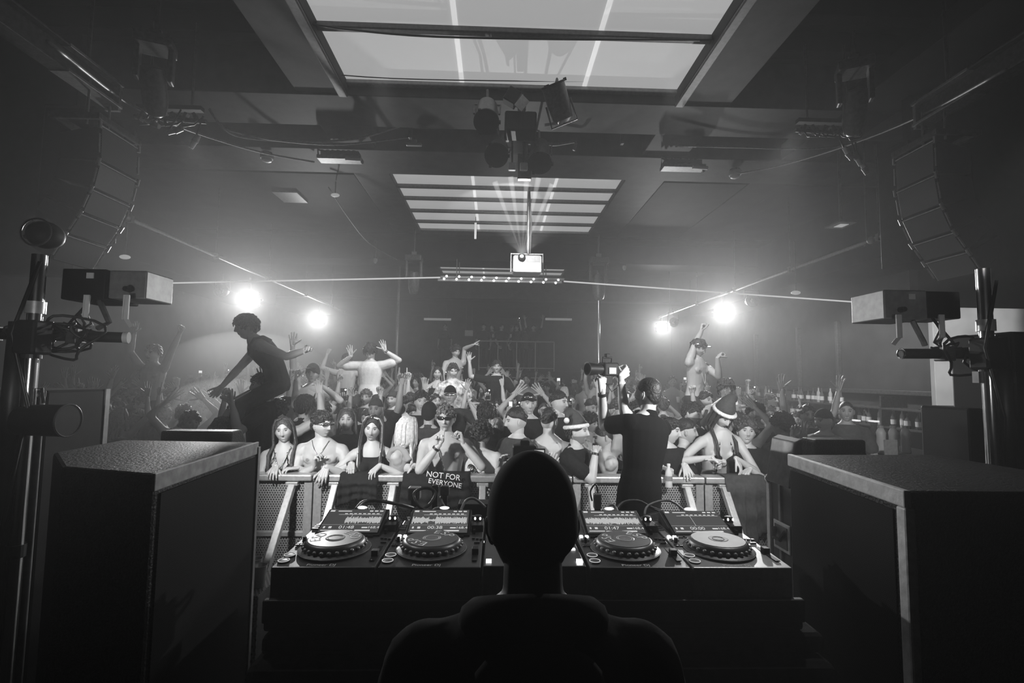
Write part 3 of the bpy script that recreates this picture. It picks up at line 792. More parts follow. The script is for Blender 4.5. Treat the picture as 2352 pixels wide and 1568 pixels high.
M_ray = bpy.data.materials.new('glowing_ray_cone'); M_ray.use_nodes = True  # cones glow by themselves, standing in for projector rays in the haze
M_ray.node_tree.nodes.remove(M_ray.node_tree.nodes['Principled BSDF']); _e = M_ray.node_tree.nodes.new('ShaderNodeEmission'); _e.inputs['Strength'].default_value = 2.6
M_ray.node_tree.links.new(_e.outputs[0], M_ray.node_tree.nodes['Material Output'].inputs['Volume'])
# projector on its pole, throwing its fan of light up and towards the stage
P = at(1210, 611, 7.6)
t = thing('projector', 'white projector hanging on a thin pole with a glaring lens', 'projector', P)
MB().box((0, 0, 0), (.44, .34, .27)).build('body', M_white, t, bevel=.03)
MB().box((.085, -.171, .075), (.22, .006, .10)).build('vent_panel', M_grey, t)
MB().cyl((-.09, -.15, .085), (-.09, -.20, .105), .062, .058, 20).build('lens_barrel', M_black, t, auto=40)
MB().ell((-.09, -.195, .10), (.030, .014, .030)).build('lens', M_glow, t, smooth=True)
MB().tube([(-.25, 0, -.10), (-.25, 0, .19), (.25, 0, .19), (.25, 0, -.10)], .014, 6).build('bracket', M_grey, t)
MB().cyl((0.02, 0, .19), (0.02, 0, 5.04-P.z), .025).build('pole', M_steel, t, auto=40)
MB().tube([(.05, -.02, .2), (.06, -.02, .7), (.04, -.03, 1.0), (.03, -.02, 1.2)], .012, 6).build('pole_cable', M_rub, t)
LP = P+V((-.09, -.24, .11))
lamp('SPOT', LP, 90, .012, target=(.3, 3.3, 5.6), angle=60, blend=.12, name='projector_light')
lamp('SPOT', P+V((-.09, -.26, .14)), 50, .02, target=(.2, 8.9, 5.3), angle=60, blend=.3, name='projector_spill')
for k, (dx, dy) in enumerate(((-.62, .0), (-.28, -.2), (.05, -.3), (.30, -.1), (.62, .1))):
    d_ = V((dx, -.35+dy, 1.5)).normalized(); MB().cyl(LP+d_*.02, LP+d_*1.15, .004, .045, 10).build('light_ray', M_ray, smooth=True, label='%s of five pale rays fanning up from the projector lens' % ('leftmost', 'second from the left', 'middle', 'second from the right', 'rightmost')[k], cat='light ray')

# two pixel bars under the far beam
bars = [(at(1012, 634, 10.9), at(1296, 644, 10.9), 'upper'), (at(1006, 640, 10.6), at(1290, 651, 10.6), 'lower')]
for a, b_, w in bars:
    t = thing('led_bar', '%s of two long LED bars with bright points hanging below the rear beam' % w, 'light bar', a); b_ = b_-a; b_ = V((b_.x, 0, b_.z+.0))
    MB().box(b_/2, (b_.length, .06, .05)).build('housing', M_grey, t)
    for i in range(10):
        MB().ell(b_*((i+.5)/10)+V((0, -.04, 0)), (.022, .012, .022), n=8, m=6).build('led', M_led, t)
    for s in (.15, .85): MB().cyl(b_*s, b_*s+V((0, 0, 4.6-a.z)), .01, n=6).build('wire', M_steel, t)

# moving heads hanging at the rear
def moving_head(px, py, Y, lab, s=1., tilt=10, top=5.08, rz=0):
    p = at(px, py, Y); t = thing('moving_head_light', lab, 'light', p, R(rz))
    MB().box((0, 0, .42*s), (.34*s, .30*s, .12*s)).build('base', M_steel, t, bevel=.02)
    for k in (-1, 1): MB().box((k*.15*s, 0, .20*s), (.05*s, .12*s, .36*s)).build('yoke_arm', M_steel, t, bevel=.012)
    m = MB(); m.T = Matrix.Rotation(R(tilt), 4, 'X'); m.lathe([(.02*s, .17*s), (.10*s, .15*s), (.12*s, .02*s), (.115*s, -.2*s), (.09*s, -.30*s), (.07*s, -.32*s)], axis=(0, 0, 1), n=20); m.build('head', M_steel, t, smooth=False, auto=35)
    m = MB(); m.T = Matrix.Rotation(R(tilt), 4, 'X'); m.ell((0, 0, -.31*s), (.075*s, .075*s, .03*s)); m.build('lens', M_chrome, t, smooth=True)
    MB().box((0, 0, .52*s), (.1*s, .06*s, .1*s)).build('clamp', M_grey, t)
    MB().cyl((0, 0, .5*s), (0, 0, top-p.z), .02, n=8).build('hanging_rod', M_steel, t)
moving_head(950, 640, 10.2, 'moving head light hanging left of the LED bars', 1., 20, 5.1)
moving_head(1375, 650, 10.2, 'moving head light hanging right of the LED bars', 1.1, -5, 5.1)
moving_head(352, 190, 4.3, 'black moving head light hanging over the left speaker array cables', .85, 35, 5.4, 20)
moving_head(1965, 240, 4.4, 'black moving head light hanging in the upper right bay by the cable bundle', .85, 35, 5.4, -25)

# par can cluster on a cross pipe
t = thing('lighting_bar', 'short ceiling pipe carrying the four black lamps', 'pipe', (0, 6.15, 0))
a, b_ = at(940, 290, 6.15), at(1432, 300, 6.15)
MB().cyl((a.x, 0, a.z), (b_.x, 0, b_.z), .025).build('tube', M_steel, t, auto=40)
MB().span((a.x, -.04, a.z+.12), (b_.x, .04, a.z+.18)).build('channel', M_black, t, bevel=.006)
for x_ in (a.x+.02, b_.x-.02, .1): MB().span((x_-.02, -.03, a.z-.16), (x_+.02, .03, a.z+.16)).build('end_bracket', M_steel, t, bevel=.004)
for x_ in (a.x+.25, b_.x-.25, .5, -.2): MB().cyl((x_, 0, a.z), (x_, 0, 5.62), .014, n=6).build('drop_rod', M_steel, t)
def par(px, py, Y, tx, ty, lab, s=1.):
    p = at(px, py, Y); t = thing('par_can', lab, 'light', p)
    M = (Matrix.Rotation(R(tx), 4, 'X') @ Matrix.Rotation(R(ty), 4, 'Y'))
    m = MB(); m.T = M; m.lathe([(.07*s, .20*s), (.105*s, .17*s), (.118*s, .02*s), (.12*s, -.17*s), (.108*s, -.17*s), (.105*s, .0), (.02, .02)], n=28); m.build('housing', M_steel, t, auto=40)
    m = MB(); m.T = M; m.lathe([(.103*s, -.10*s), (.02, -.05*s)], n=24); m.build('lens', M_black, t, smooth=True)
    m = MB(); m.T = M; m.lathe([(.123*s, -.165*s), (.13*s, -.165*s), (.13*s, -.185*s), (.123*s, -.185*s)], n=28)
    for k in range(3): m.box((.13*s*math.cos(k*2.09), .13*s*math.sin(k*2.09), -.18*s), (.03, .03, .03))
    m.build('colour_frame', M_black, t)
    m = MB(); m.T = M; m.tube([(-.13*s, 0, 0), (-.14*s, .0, .22*s), (.14*s, .0, .22*s), (.13*s, 0, 0)], .011, 6); m.build('yoke', M_steel, t)
    MB().tube([M @ V((0, 0, .22*s)), V((0, .12, .33)), V((0, (6.15-p.y), a.z-p.z))], .013, 6).build('hanging_bracket', M_steel, t)
par(1118, 262, 4.9, -38, 0, 'top left of the four black par lamps, its mouth turned down')
par(1282, 235, 4.9, -150, 22, 'top right of the four black par lamps, its mouth turned up')
par(1143, 348, 5.3, -52, 4, 'bottom left of the four black par lamps, mouth facing the stage')
par(1240, 355, 5.3, -35, 2, 'bottom right of the four black par lamps, beside white plugs')
p = at(1185, 235, 5.0); t = thing('shutter_lamp', 'small box lamp with a pale barn door between the two upper par lamps', 'light', p)
MB().box((-.04, 0, .05), (.14, .12, .16), rotm(0, 30, 0)).build('housing', M_black, t, bevel=.01); MB().box((.06, -.04, -.03), (.10, .01, .16), rotm(0, 35, 20)).build('barn_door', M_grey, t)
MB().cyl((0, .05, .1), (0, .2, .3), .01, n=6).build('bracket', M_steel, t)
p = at(1195, 290, 5.15); t = thing('dimmer_box', 'bulky black equipment box hanging between the four par lamps', 'box', p)
MB().box((0, 0, 0), (.34, .25, .22)).build('case', M_black, t, bevel=.02); MB().box((0, 0, .2), (.06, .05, .3)).build('hanger', M_steel, t)
for px, w in ((1176, 'left'), (1203, 'right')):
    p = at(px, 383, 5.4); t = thing('plug_connector', '%s of two white plugs beneath the par lamp cluster' % w, 'plug', p)
    MB().box((0, 0, 0), (.085, .06, .085)).build('body', M_white, t, bevel=.01); MB().cyl((0, 0, .04), (.0, .05, .50), .012, n=6).build('lead', M_rub, t)
p = at(1205, 380, 5.5); t = thing('junction_box', 'tall dark junction box behind the white plugs', 'box', p)
MB().box((0, .05, 0), (.16, .08, .30)).build('case', M_steel, t, bevel=.006); MB().cyl((0, .05, .1), (0, .3, .55), .012, n=6).build('conduit', M_steel, t)

# small things on the ceiling
def dome(px, py, Y, lab, r=.07):
    p = atz(px, py, 5.0 if Y < 10 else 4.60); t = thing('smoke_detector', lab, 'detector', p)
    MB().lathe([(r, .03), (r*1.05, 0), (r*.95, -.03)], n=20).build('base', M_white, t, auto=40)
    MB().lathe([(r*.8, -.03), (r*.7, -.06), (r*.3, -.075)], n=20).build('sensor_head', M_white, t, auto=40)
    MB().cyl((0, 0, .03), (0, 0, max(.06, 5.04-p.z)), r*.8, n=16).build('mount', M_steel, t)
dome(613, 360, 6.75, 'white ceiling detector left of the long left-hand cable end', .085)
dome(1688, 398, 6.75, 'white ceiling detector right of the second skylight', .085)
dome(862, 597, 10.9, 'small pale detector on the rear beam, left of the moving head', .045)
dome(1434, 613, 10.9, 'small pale detector on the rear beam, right of the moving head', .045)
def truss_plate(px, py, Y, lab):
    p = atz(px, py, 4.94); t = thing('ceiling_fixture', lab, 'light', p)
    MB().box((0, 0, 0), (.58, .18, .05)).build('bar', M_grey, t, bevel=.008)
    MB().box((0, .02, .07), (.50, .14, .06)).build('comb_plate', M_black, t)
    for i in range(7): MB().cyl((-.24+i*.07, 0, .05), (-.24+i*.07, -.02, .12), .02, n=8).build('fin', M_black, t)
    MB().tube([(-.29, 0, 0), (-.3, -.02, .12), (-.05, -.04, .02), (.2, -.03, .1), (.3, 0, -.05)], .016, 6).build('arm', M_steel, t)
    MB().cyl((.1, -.1, -.03), (.3, -.1, -.04), .025, n=10).build('connector', M_white, t)
    for s in (-.2, .2): MB().cyl((s, .04, .1), (s, .1, 5.04-p.z), .02, n=6).build('stud', M_steel, t)
truss_plate(782, 366, 6.85, 'long finned fixture flat on the beam, left of the second skylight')
truss_plate(1568, 385, 6.85, 'long finned fixture flat on the beam, right of the second skylight')
p = atz(951, 332, 5.0); t = thing('ceiling_socket', 'small white socket block on the beam above the second skylight', 'socket', p)
MB().box((0, 0, 0), (.2, .05, .035)).build('block', M_white, t, bevel=.008); MB().box((0, 0, .03), (.07, .05, .05)).build('stem', M_white, t)
MB().cyl((0, 0, .04), (0, .05, 5.04-p.z), .012, n=6).build('conduit', M_steel, t)
p = at(668, 431, 8.4); MB().box((0, 0, 0), (.42, .50, .03)).build('ceiling_vent', M_grey, bevel=.006, label='small pale vent panel in the left ceiling bay', cat='vent').location = (p.x, p.y, ZC-.02)
p = at(1932, 515, 6.2); t = thing('ceiling_panel_light', 'square pale ceiling light with a bright middle above the bar', 'light', p)
MB().box((0, 0, 0), (.24, .30, .03)).build('frame', M_grey, t, bevel=.006); MB().box((0, 0, -.018), (.11, .13, .006)).build('diffuser', M_dim, t); MB().cyl((0, 0, 0), (0, 0, 5.1-p.z), .02, n=6).build('stem', M_steel, t)
for i, (px, py, w) in enumerate(((770, 448, 'left ceiling bay'), (287, 590, 'left, under the speaker array'), (1828, 672, 'right, under the bar-side pipe'), (1092, 530, 'far end of the second skylight'))):
    Y = (7.7, 6.5, 7.0, 9.5)[i]; p = at(px, py, Y); t = thing('hanging_lamp' if i < 3 else 'hanging_tube', ('small pale lamp at the %s' % w) if i < 3 else 'short pale tube hanging beneath the second skylight', 'light', p)
    if i < 3: MB().ell((0, 0, 0), (.07, .04, .03)).build('shade', M_dim, t, smooth=True); MB().cyl((0, 0, .02), (0, 0, (5.1 if i == 0 else 4.1)-p.z), .008, n=6).build('wire', M_steel, t)
    else: MB().cyl((0, 0, -.16), (0, 0, .16), .022, n=10).build('tube', mat('pale_tube', .9, .5, emit=.35), t, auto=40); MB().cyl((0, 0, .16), (0, 0, 5.18-p.z), .006, n=6).build('wire', M_steel, t)
# ball lamp on the right-hand pipe
p = at(2000, 552, 5.9); t = thing('hanging_globe_lamp', 'round white globe on the near end of the right-hand pipe', 'light', p)
MB().ell((0, 0, 0), (.045, .045, .045)).build('globe', M_white, t, smooth=True); MB().cyl((0, 0, 0), (0, .1, -.05), .015, n=8).build('holder', M_steel, t)
MB().cyl((-.05, 0, 0), (-.05, 0, 5.1-p.z), .01, n=6).build('rod', M_steel, t)

# laser beams drawn as self-glowing cylinders; the haze does not light them
M_beamv = bpy.data.materials.new('laser_beam_glow'); M_beamv.use_nodes = True
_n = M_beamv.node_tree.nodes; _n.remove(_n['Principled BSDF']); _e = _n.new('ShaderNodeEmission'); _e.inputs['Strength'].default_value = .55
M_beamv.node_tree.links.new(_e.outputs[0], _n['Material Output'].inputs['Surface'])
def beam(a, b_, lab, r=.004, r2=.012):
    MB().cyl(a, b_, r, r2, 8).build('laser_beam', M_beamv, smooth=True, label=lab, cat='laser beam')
# ------------------------------------------------------------------ DJ booth
BX, DY0, DZ = .142, 1.61, 1.450           # booth centre line, front edge and top of the players
DW, DD = .329, .453
t = thing('dj_table', 'wide table under black cloth carrying the DJ players', 'table', (BX, 0, .4))
MB().span((-.86, 1.50, -.0), (.90, 2.5, .80)).build('skirt_cloth', M_matte, t, bevel=.03)
MB().span((-.84, 1.56, .80), (.90, 2.52, .86)).build('table_top', M_matte, t, bevel=.02)
t = thing('gear_case', 'black flight-case tray under the players', 'case', (BX, 0, 1.26))
MB().span((-.845, 1.585, 0), (.845, 2.1, .055)).build('tray', M_black, t, bevel=.012)
MB().span((-.845, 1.575, .03), (.845, 1.60, .10)).build('front_lip', M_black, t, bevel=.006)

M_dk = mat('player_face', .075, .32, .35, noise=.1, scale=60)
M_dk4 = mat('player_face_silver', .36, .40, .4, noise=.1, scale=60)
M_jog = mat('jog_plate', .13, .35, .3, noise=.08, scale=30)
M_jog4 = mat('jog_plate_silver', .30, .6, .1, noise=.12, scale=18)
M_let = mat('white_print', .85, .6); M_ring = mat('lit_ring', .6, .4, emit=.45)
JW = 'jog wheel'
def deck(x0, k, lab, face, jog, word, tkey, wave):
    t = thing('dj_player', lab, 'DJ player', (x0+DW/2, DY0, DZ-.118), group='DJ players on the table')
    z = .118
    b = MB(); b.prism([(-DW/2+.002, 0, .0), (-DW/2+.002, 0, z-.004), (-DW/2+.002, DD, z+.012), (-DW/2+.002, DD, 0)], (DW-.004, 0, 0)); b.build('body', face, t, bevel=.004)
    sl = .016/DD
    def Z(y): return z-.004+sl*y
    # jog wheel
    jc = V((-.012, .150, Z(.15)))
    j = MB().lathe([(.118, 0), (.118, .006), (.112, .008), (.103, .010), (.100, .026), (.094, .034), (.088, .036)], o=jc, n=64).build('jog_wheel', M_chrome if k == 9 else M_steel, t, auto=35)
    for a in range(26):
        an = 2*PI*a/26; MB().ell(jc+V((.1015*math.cos(an), .1015*math.sin(an), .018)), (.008, .008, .006), n=8, m=6).build('finger_dimple', M_grey, j, smooth=True)
    MB().lathe([(.0885, .036), (.088, .0375), (.034, .0375)], o=jc, n=64).build('jog_plate', jog, j, auto=30)
    MB().tube([jc+V((.1195*math.cos(q), .1195*math.sin(q), .004)) for q in np.linspace(0, 2*PI, 64, endpoint=False)], .0014, 5, closed=True).build('rim_ring', M_grey, j)
    m = MB(); m.lathe([(.033, .0376), (.031, .0382), (.0, .0382)], o=jc, n=40); m.build('centre_display', M_scr if k < 4 else M_black, j)
    for rr in ((.024, .029) if k < 4 else (.020,)): MB().tube([jc+V((rr*math.cos(q), rr*math.sin(q), .0385)) for q in np.linspace(0, 2*PI, 40, endpoint=False)], .0010, 4, closed=True).build('display_ring', M_let, j)
    if word:
        m = MB()
        for base in wave[2]:
            for i, c in enumerate(word):
                an = R(base-i*27); p = jc+V((.063*math.cos(an), .063*math.sin(an), .0381)); put_text(m, c, p, (math.sin(an), -math.cos(an), 0), (math.cos(an), math.sin(an), 0), .050)
        m.build('slipmat_lettering', M_let, j)
    m = MB(); put_text(m, 'pio', (-.012, .016, Z(.016)+.0006), (1, 0, 0), (0, 1, .03), .021); m.build('maker_lettering', M_let, t)
    # screen block
    s0, s1 = V((-.100, .285, Z(.285)+.004)), V((.095, .415, Z(.415)+.040)); up = (s1-s0); up.x = 0; up.normalize()
    h = MB(); h.prism([(-.128, .268, Z(.268)-.002), (-.128, .268, Z(.268)+.006), (-.128, .440, Z(.44)+.048), (-.128, .450, Z(.45)-.002)], (.240, 0, 0)); h.build('screen_housing', M_black, t, bevel=.003)
    nrm = V((1, 0, 0)).cross(up); Ht = .150
    def S(u, v, o=.0075): return V((-.118+u*.220, .276, Z(.276)+.004)) + up*(v*Ht+.003) + nrm*o
    m = MB(); m.add([S(0, 0), S(1, 0), S(1, 1), S(0, 1)], [(0, 1, 2, 3)]); sc = m.build('screen', M_scr, t)
    m = MB(); rs = random.Random(k); c0, c1 = wave[0], wave[1]; u = c0
    while u < c1:
        a = .16*rs.uniform(.45, 1)*(1. if k != 2 else (1 if (u > .42 or u < .3) else .4)); m.add([S(u, .52-a, .0082), S(u+.0075, .52-a, .0082), S(u+.0075, .52+a, .0082), S(u, .52+a, .0082)], [(0, 1, 2, 3)]); u += .011
    if m.v: m.build('waveform', M_scrb, sc)
    m = MB()
    def bar(u0_, u1_, v0, v1): m.add([S(u0_, v0, .0083), S(u1_, v0, .0083), S(u1_, v1, .0083), S(u0_, v1, .0083)], [(0, 1, 2, 3)])
    bar(.02, .10, .89, .96); bar(.44, .445, .32, .80); bar(.2, .96, .755, .765); bar(0, 1, .31, .315)
    for i in range(3): bar(.72+i*.09, .78+i*.09, .90, .95)
    bar(.16, .40, .90, .935); bar(.03, .30, .06, .09); bar(.32, .56, .06, .085); bar(.60, .86, .05, .10); bar(.05, .08, .16, .24); bar(.14, .19, .16, .24); bar(.70, .80, .17, .22)
    for i in range(8): bar(.30+i*.08, .35+i*.08, .785, .82)
    put_text(m, tkey, S(.44, .20, .0084), (1, 0, 0), up, .026); put_text(m, 'bpm', S(.90, .20, .0084), (1, 0, 0), up, .020)
    m.build('screen_graphics', M_scrb, sc)
    MB().ell(V((0, .446, Z(.446)+.052)), (.020, .008, .006), n=12, m=6).build('usb_light', M_ledlow, t, smooth=True)
    # browse knob with two small glowing dots, strip of buttons
    m = MB(); m.lathe([(.017, 0), (.016, .020), (.012, .022)], o=(.138, .385, Z(.385)+.02), n=20); kb = m.build('browse_knob', M_black, t, auto=40)
    MB().box((.139, .37, Z(.37)+.008), (.045, .10, .03)).build('knob_block', M_black, t, bevel=.003)
    for q in (-1, 1): MB().ell((.138+q*.010, .369, Z(.385)+.034), (.004, .004, .006), n=8, m=6).build('knob_glow_dot', M_ledlow, kb)
    for i in range(8): MB().box((-.105+i*.0265, .262, Z(.262)+.002), (.020, .009, .007)).build('pad_button', M_black if k < 4 else M_grey, t, bevel=.001)
    for i in range(2): MB().box((-.146+i*.021, .268, Z(.268)+.003), (.012, .013, .006)).build('lit_button', M_led, t, bevel=.002)
    for i in range(4): MB().box((-.148+(i % 2)*.02, .244-(i//2)*.014, Z(.24)+.002), (.010, .007, .004)).build('small_button', M_grey, t)
    for i in range(3): MB().box((-.150+i*.0, .345+i*.022, Z(.36)+.002), (.022, .012, .004)).build('side_button', M_steel, t)
    MB().box((-.140, .215, Z(.215)+.008), (.010, .014, .020)).build('direction_lever', M_black, t, bevel=.002)
    for i in range(4): MB().box((-.150+(i % 2)*.016, .190-(i//2)*.014, Z(.18)+.003), (.012, .008, .004)).build('search_button', M_steel, t)
    for nm, yy in (('cue_button', .088), ('play_button', .042)):
        c = V((-.140, yy, Z(yy))); q = MB().lathe([(.0185, 0), (.0185, .004), (.016, .005)], o=c, n=24).build(nm, M_steel if k < 4 else M_grey, t, auto=40)
        MB().tube([c+V((.0172*math.cos(a), .0172*math.sin(a), .0052)) for a in np.linspace(0, 2*PI, 28, endpoint=False)], .0012, 5, closed=True).build('lit_ring', M_ring, q)
    MB().box((.140, .11, Z(.11)+.001), (.016, .135, .003)).build('tempo_slot', M_black, t)
    MB().box((.140, (.09, .11, .10, .12)[k-1], Z(.11)+.010), (.022, .026, .020)).build('tempo_slider', M_black, t, bevel=.002)
    for i in range(3): MB().box((.128+i*.014, .245-i*.004, Z(.24)+.003), (.010, .010, .006)).build('mode_button', M_grey if k == 4 else M_steel, t)
    MB().box((.142, .205, Z(.2)+.003), (.02, .008, .005)).build('reset_button', M_steel, t)
    for i in range(2): MB().box((.128, .30+i*.02, Z(.3)+.008), (.008, .014, .016)).build('vinyl_knob', M_black, t)
X0 = BX-.845+.005
deck(X0, 1, 'leftmost of the four black DJ players, its plate lettered ESP', M_dk, M_jog, 'ESD', 't1', (.36, .97, (205, 62)))
deck(X0+DW+.003, 2, 'black DJ player with bright split waveform, left of the DJ head', M_dk, M_jog, 'ESP', 't2', (.02, .97, (80, 250)))
deck(X0+3*DW+.02, 3, 'black DJ player just right of the DJ head, waveform across its screen', M_dk, M_jog, 'ESP', 't3', (.02, .97, (205, 62)))
deck(X0+4*DW+.023, 4, 'rightmost DJ player, silvery with a blank jog plate and flat waveform', M_dk4, M_jog4, None, 't4', (.9, .0, ()))
# mixer
mx = thing('dj_mixer', 'DJ mixer mostly hidden behind the DJ, faders on its face', 'mixer', (X0+2*DW+.003+DW/2+.006, DY0, DZ-.108))
MB().box((0, .215, .054), (DW, .43, .108)).build('body', M_dk, mx, bevel=.004)
for c in range(4):
    x_ = -.105+c*.07
    for r_ in range(5): MB().lathe([(.009, 0), (.008, .016), (.006, .017)], o=(x_, .20+r_*.042, .108), n=12).build('knob', M_steel, mx, auto=40)
    MB().box((x_, .13, .109), (.005, .075, .002)).build('fader_slot', M_black, mx); MB().box((x_, .10+.03*((c*7) % 3), .118), (.012, .018, .018)).build('fader_cap', M_white if c in (0, 3) else M_black, mx, bevel=.001)
    MB().box((x_, .185, .110), (.014, .008, .004)).build('cue_button', M_ledlow, mx)
for i in range(3): MB().box((.145, .15+i*.05, .110), (.014, .014, .004)).build('lit_button', M_ledlow, mx)
for x_ in (-.148, .148): MB().box((x_, .035, .111), (.018, .022, .006)).build('fx_button', M_led if x_ > 0 else M_ledlow, mx)
MB().box((0, .035, .115), (.018, .010, .016)).build('crossfader', M_black, mx)

# clutter behind the players
TZ = 1.26
def cable(name, lab, pts, r=.006, m=None, sub=4):
    P_ = [V(p) for p in pts]; out = []
    for i in range(len(P_)-1):
        a = P_[max(0, i-1)]; b = P_[i]; c = P_[i+1]; d = P_[min(len(P_)-1, i+2)]
        for j in range(sub):
            s = j/sub; out.append(.5*((2*b)+(c-a)*s+(2*a-5*b+4*c-d)*s*s+(3*b-a-3*c+d)*s**3))
    out.append(P_[-1]); return MB().tube(out, r, 7).build(name, m or M_rub, smooth=True, label=lab, cat='cable')
cable('power_cord', 'black cable looping in a ring behind the second player', [at(1010, 1180, 2.2), at(965, 1165, 2.15), at(950, 1135, 2.2), at(975, 1120, 2.25), at(1000, 1130, 2.25), at(985, 1160, 2.2), at(945, 1180, 2.15)], .007)
cable('audio_cord', 'grey cable arching behind the second player', [at(985, 1185, 2.1), at(1000, 1168, 2.12), at(1022, 1170, 2.12), at(1036, 1186, 2.1)], .006, M_cable)
cable('audio_cord', 'thin grey cable dropping from the black adapters', [at(1012, 1140, 2.3), at(1022, 1165, 2.25), at(1040, 1178, 2.2), at(1090, 1186, 2.15)], .005, M_cable)
cable('audio_cord', 'grey cable arching over the small rack box left of the DJ', [at(1055, 1180, 2.15), at(1070, 1150, 2.2), at(1090, 1145, 2.2), at(1115, 1165, 2.2)], .006, M_cable)
cable('power_cord', 'black cable lying over the table cloth at left', [at(815, 1172, 2.2), at(835, 1152, 2.3), at(870, 1150, 2.35), at(925, 1160, 2.3), at(960, 1170, 2.2)], .008)
cable('power_cord', 'black cable looping over the right-hand bag', [at(1405, 1185, 2.05), at(1430, 1155, 2.2), at(1465, 1150, 2.25), at(1495, 1165, 2.2), at(1530, 1178, 2.1)], .007)
cable('audio_cord', 'grey cable behind the third player', [at(1385, 1190, 2.05), at(1392, 1165, 2.1), at(1410, 1160, 2.15), at(1425, 1190, 2.05)], .006, M_cable)
cable('audio_cord', 'pale cable arching above the right-hand bag', [at(1480, 1185, 2.1), at(1490, 1160, 2.15), at(1540, 1150, 2.2), at(1590, 1190, 2.05)], .005, M_cable)
cable('audio_cord', 'dark cable rising to the small radio box', [at(1360, 1150, 2.3), at(1356, 1128, 2.32), at(1368, 1112, 2.32), at(1374, 1135, 2.3)], .004)
for px, py, lab, sz, m in ((952, 1132, 'pale cubic box by the looping cable', (.055, .05, .055), M_grey), (1000, 1122, 'black adapter hanging left of the lettered banner text', (.03, .03, .035), M_black), (1022, 1126, 'black round adapter before the lettered banner', (.04, .03, .045), M_steel), (1372, 1150, 'small pale radio box right of the DJ head', (.035, .03, .07), M_grey)):
    p = at(px, py, 2.3); t = thing('adapter_box', lab, 'box', (p.x, p.y, TZ))
    MB().box((0, 0, p.z-TZ), sz).build('case', m, t, bevel=.006); MB().span((-.012, -.01, 0), (.012, .01, p.z-TZ)).build('stand', M_black, t)
p = at(1100, 1168, 2.25); t = thing('network_switch', 'low black box with a row of lit dots left of the DJ', 'box', (p.x, p.y, TZ))
MB().span((-.09, -.04, 0), (.08, .05, p.z-TZ+.03)).build('case', M_black, t, bevel=.004)
for i in range(4): MB().box((-.02+i*.022, -.042, .07), (.007, .004, .007)).build('status_light', M_ledlow, t)
p = at(1340, 1190, 2.05); t = thing('small_bottle', 'small clear bottle standing right of the DJ head', 'bottle', (p.x, p.y, TZ))
MB().lathe([(.018, 0), (.02, .01), (.02, .12), (.009, .15), (.009, .17)], n=16).build('glass', mat('clear_glass', .3, .08, spec=.9), t, smooth=True); MB().cyl((0, 0, .17), (0, 0, .19), .011, n=12).build('cap', M_grey, t)
t = thing('backpack', 'glossy black bag lying behind the two right players', 'bag', (at(1540, 1165, 2.3).x, 2.3, TZ))
MB().ell((0, 0, .07), (.20, .10, .11), n=20, m=12).build('bag_body', mat('black_nylon', .02, .3, bump=1., noise=.3, scale=18), t, smooth=True)
for s in (-.08, 0, .09): MB().ell((s, -.05, .10), (.05, .06, .055), rotm(0, 0, s*100), n=12, m=8).build('pouch', MATS['black_nylon'], t, smooth=True)

# foreground DJ monitors
def monitor(lab, poly, z0, z1, edge, ev, gx):
    c = V(poly[0]); t = thing('dj_monitor_speaker', lab, 'speaker', (c.x, c.y, z0))
    P_ = [V((p[0]-c.x, p[1]-c.y, 0)) for p in poly]
    MB().prism(P_, (0, 0, z1-z0)).build('cabinet', M_ply, t, bevel=.012)
    return t, P_
ML = [(-.985, 1.48), (-1.02, 2.18), (-1.62, 2.22), (-1.60, 1.86), (-1.33, 1.58)]
zt = 1.755
t, P_ = monitor('big black monitor speaker left of the DJ booth', ML[::-1][:0] or ML, .4, zt, None, None, 1)
a, b = P_[0], P_[1]; d = (b-a).normalized(); nx = V((d.y, -d.x, 0))
MB().prism([a+nx*.004+d*.0+V((0, 0, zt-.4-.05)), a+nx*.004+V((0, 0, zt-.4+.002)), b+nx*.004+V((0, 0, zt-.4+.002)), b+nx*.004+V((0, 0, zt-.4-.05))], -nx*.01).build('pale_edge_strip', mat('worn_edge', .28, .5, noise=.35, scale=30), t, bevel=.003, label='worn pale top edge')
M_grl = perforated('speaker_grille', .009, .002, .007, .3, .7, .0, through=False, axes='YZ')
M_grl.node_tree.nodes['Principled BSDF'].inputs['Specular IOR Level'].default_value = .08
MB().prism([a+nx*.006+d*.03+V((0, 0, .03)), a+nx*.006+d*.03+V((0, 0, zt-.4-.06)), b+nx*.006-d*.03+V((0, 0, zt-.4-.06)), b+nx*.006-d*.03+V((0, 0, .03))], -nx*.006).build('grille', M_grl, t)
MB().span((-.012+b.x, b.y-.01, .02), (b.x+.008, b.y+.008, zt-.42)).build('corner_trim', M_grey, t)
MB().box((-.22, .16, 1.20), (.16, .02, .05), rotm(0, 0, 16)).build('recessed_handle', M_black, t, bevel=.005)
MR = [(1.145, 1.36), (1.21, 2.02), (1.86, 2.06), (1.90, 1.55), (1.62, 1.36)]
t, P_ = monitor('big black monitor speaker right of the DJ booth with taped pale edges', MR, .4, 1.745, None, None, -1)
zt = 1.745; a, b = P_[0], P_[1]; d = (b-a).normalized(); nx = V((-d.y, d.x, 0))
M_tape = mat('grey_tape', .62, .55, noise=.2, scale=30, bump=.3)
MB().prism([a+nx*.005+V((0, 0, zt-.4-.045)), a+nx*.005+V((0, 0, zt-.4+.003)), b+nx*.005+V((0, 0, zt-.4+.003)), b+nx*.005+V((0, 0, zt-.4-.045))], -nx*.02).build('taped_top_edge', M_tape, t, bevel=.004, label='grey tape along the top edge')
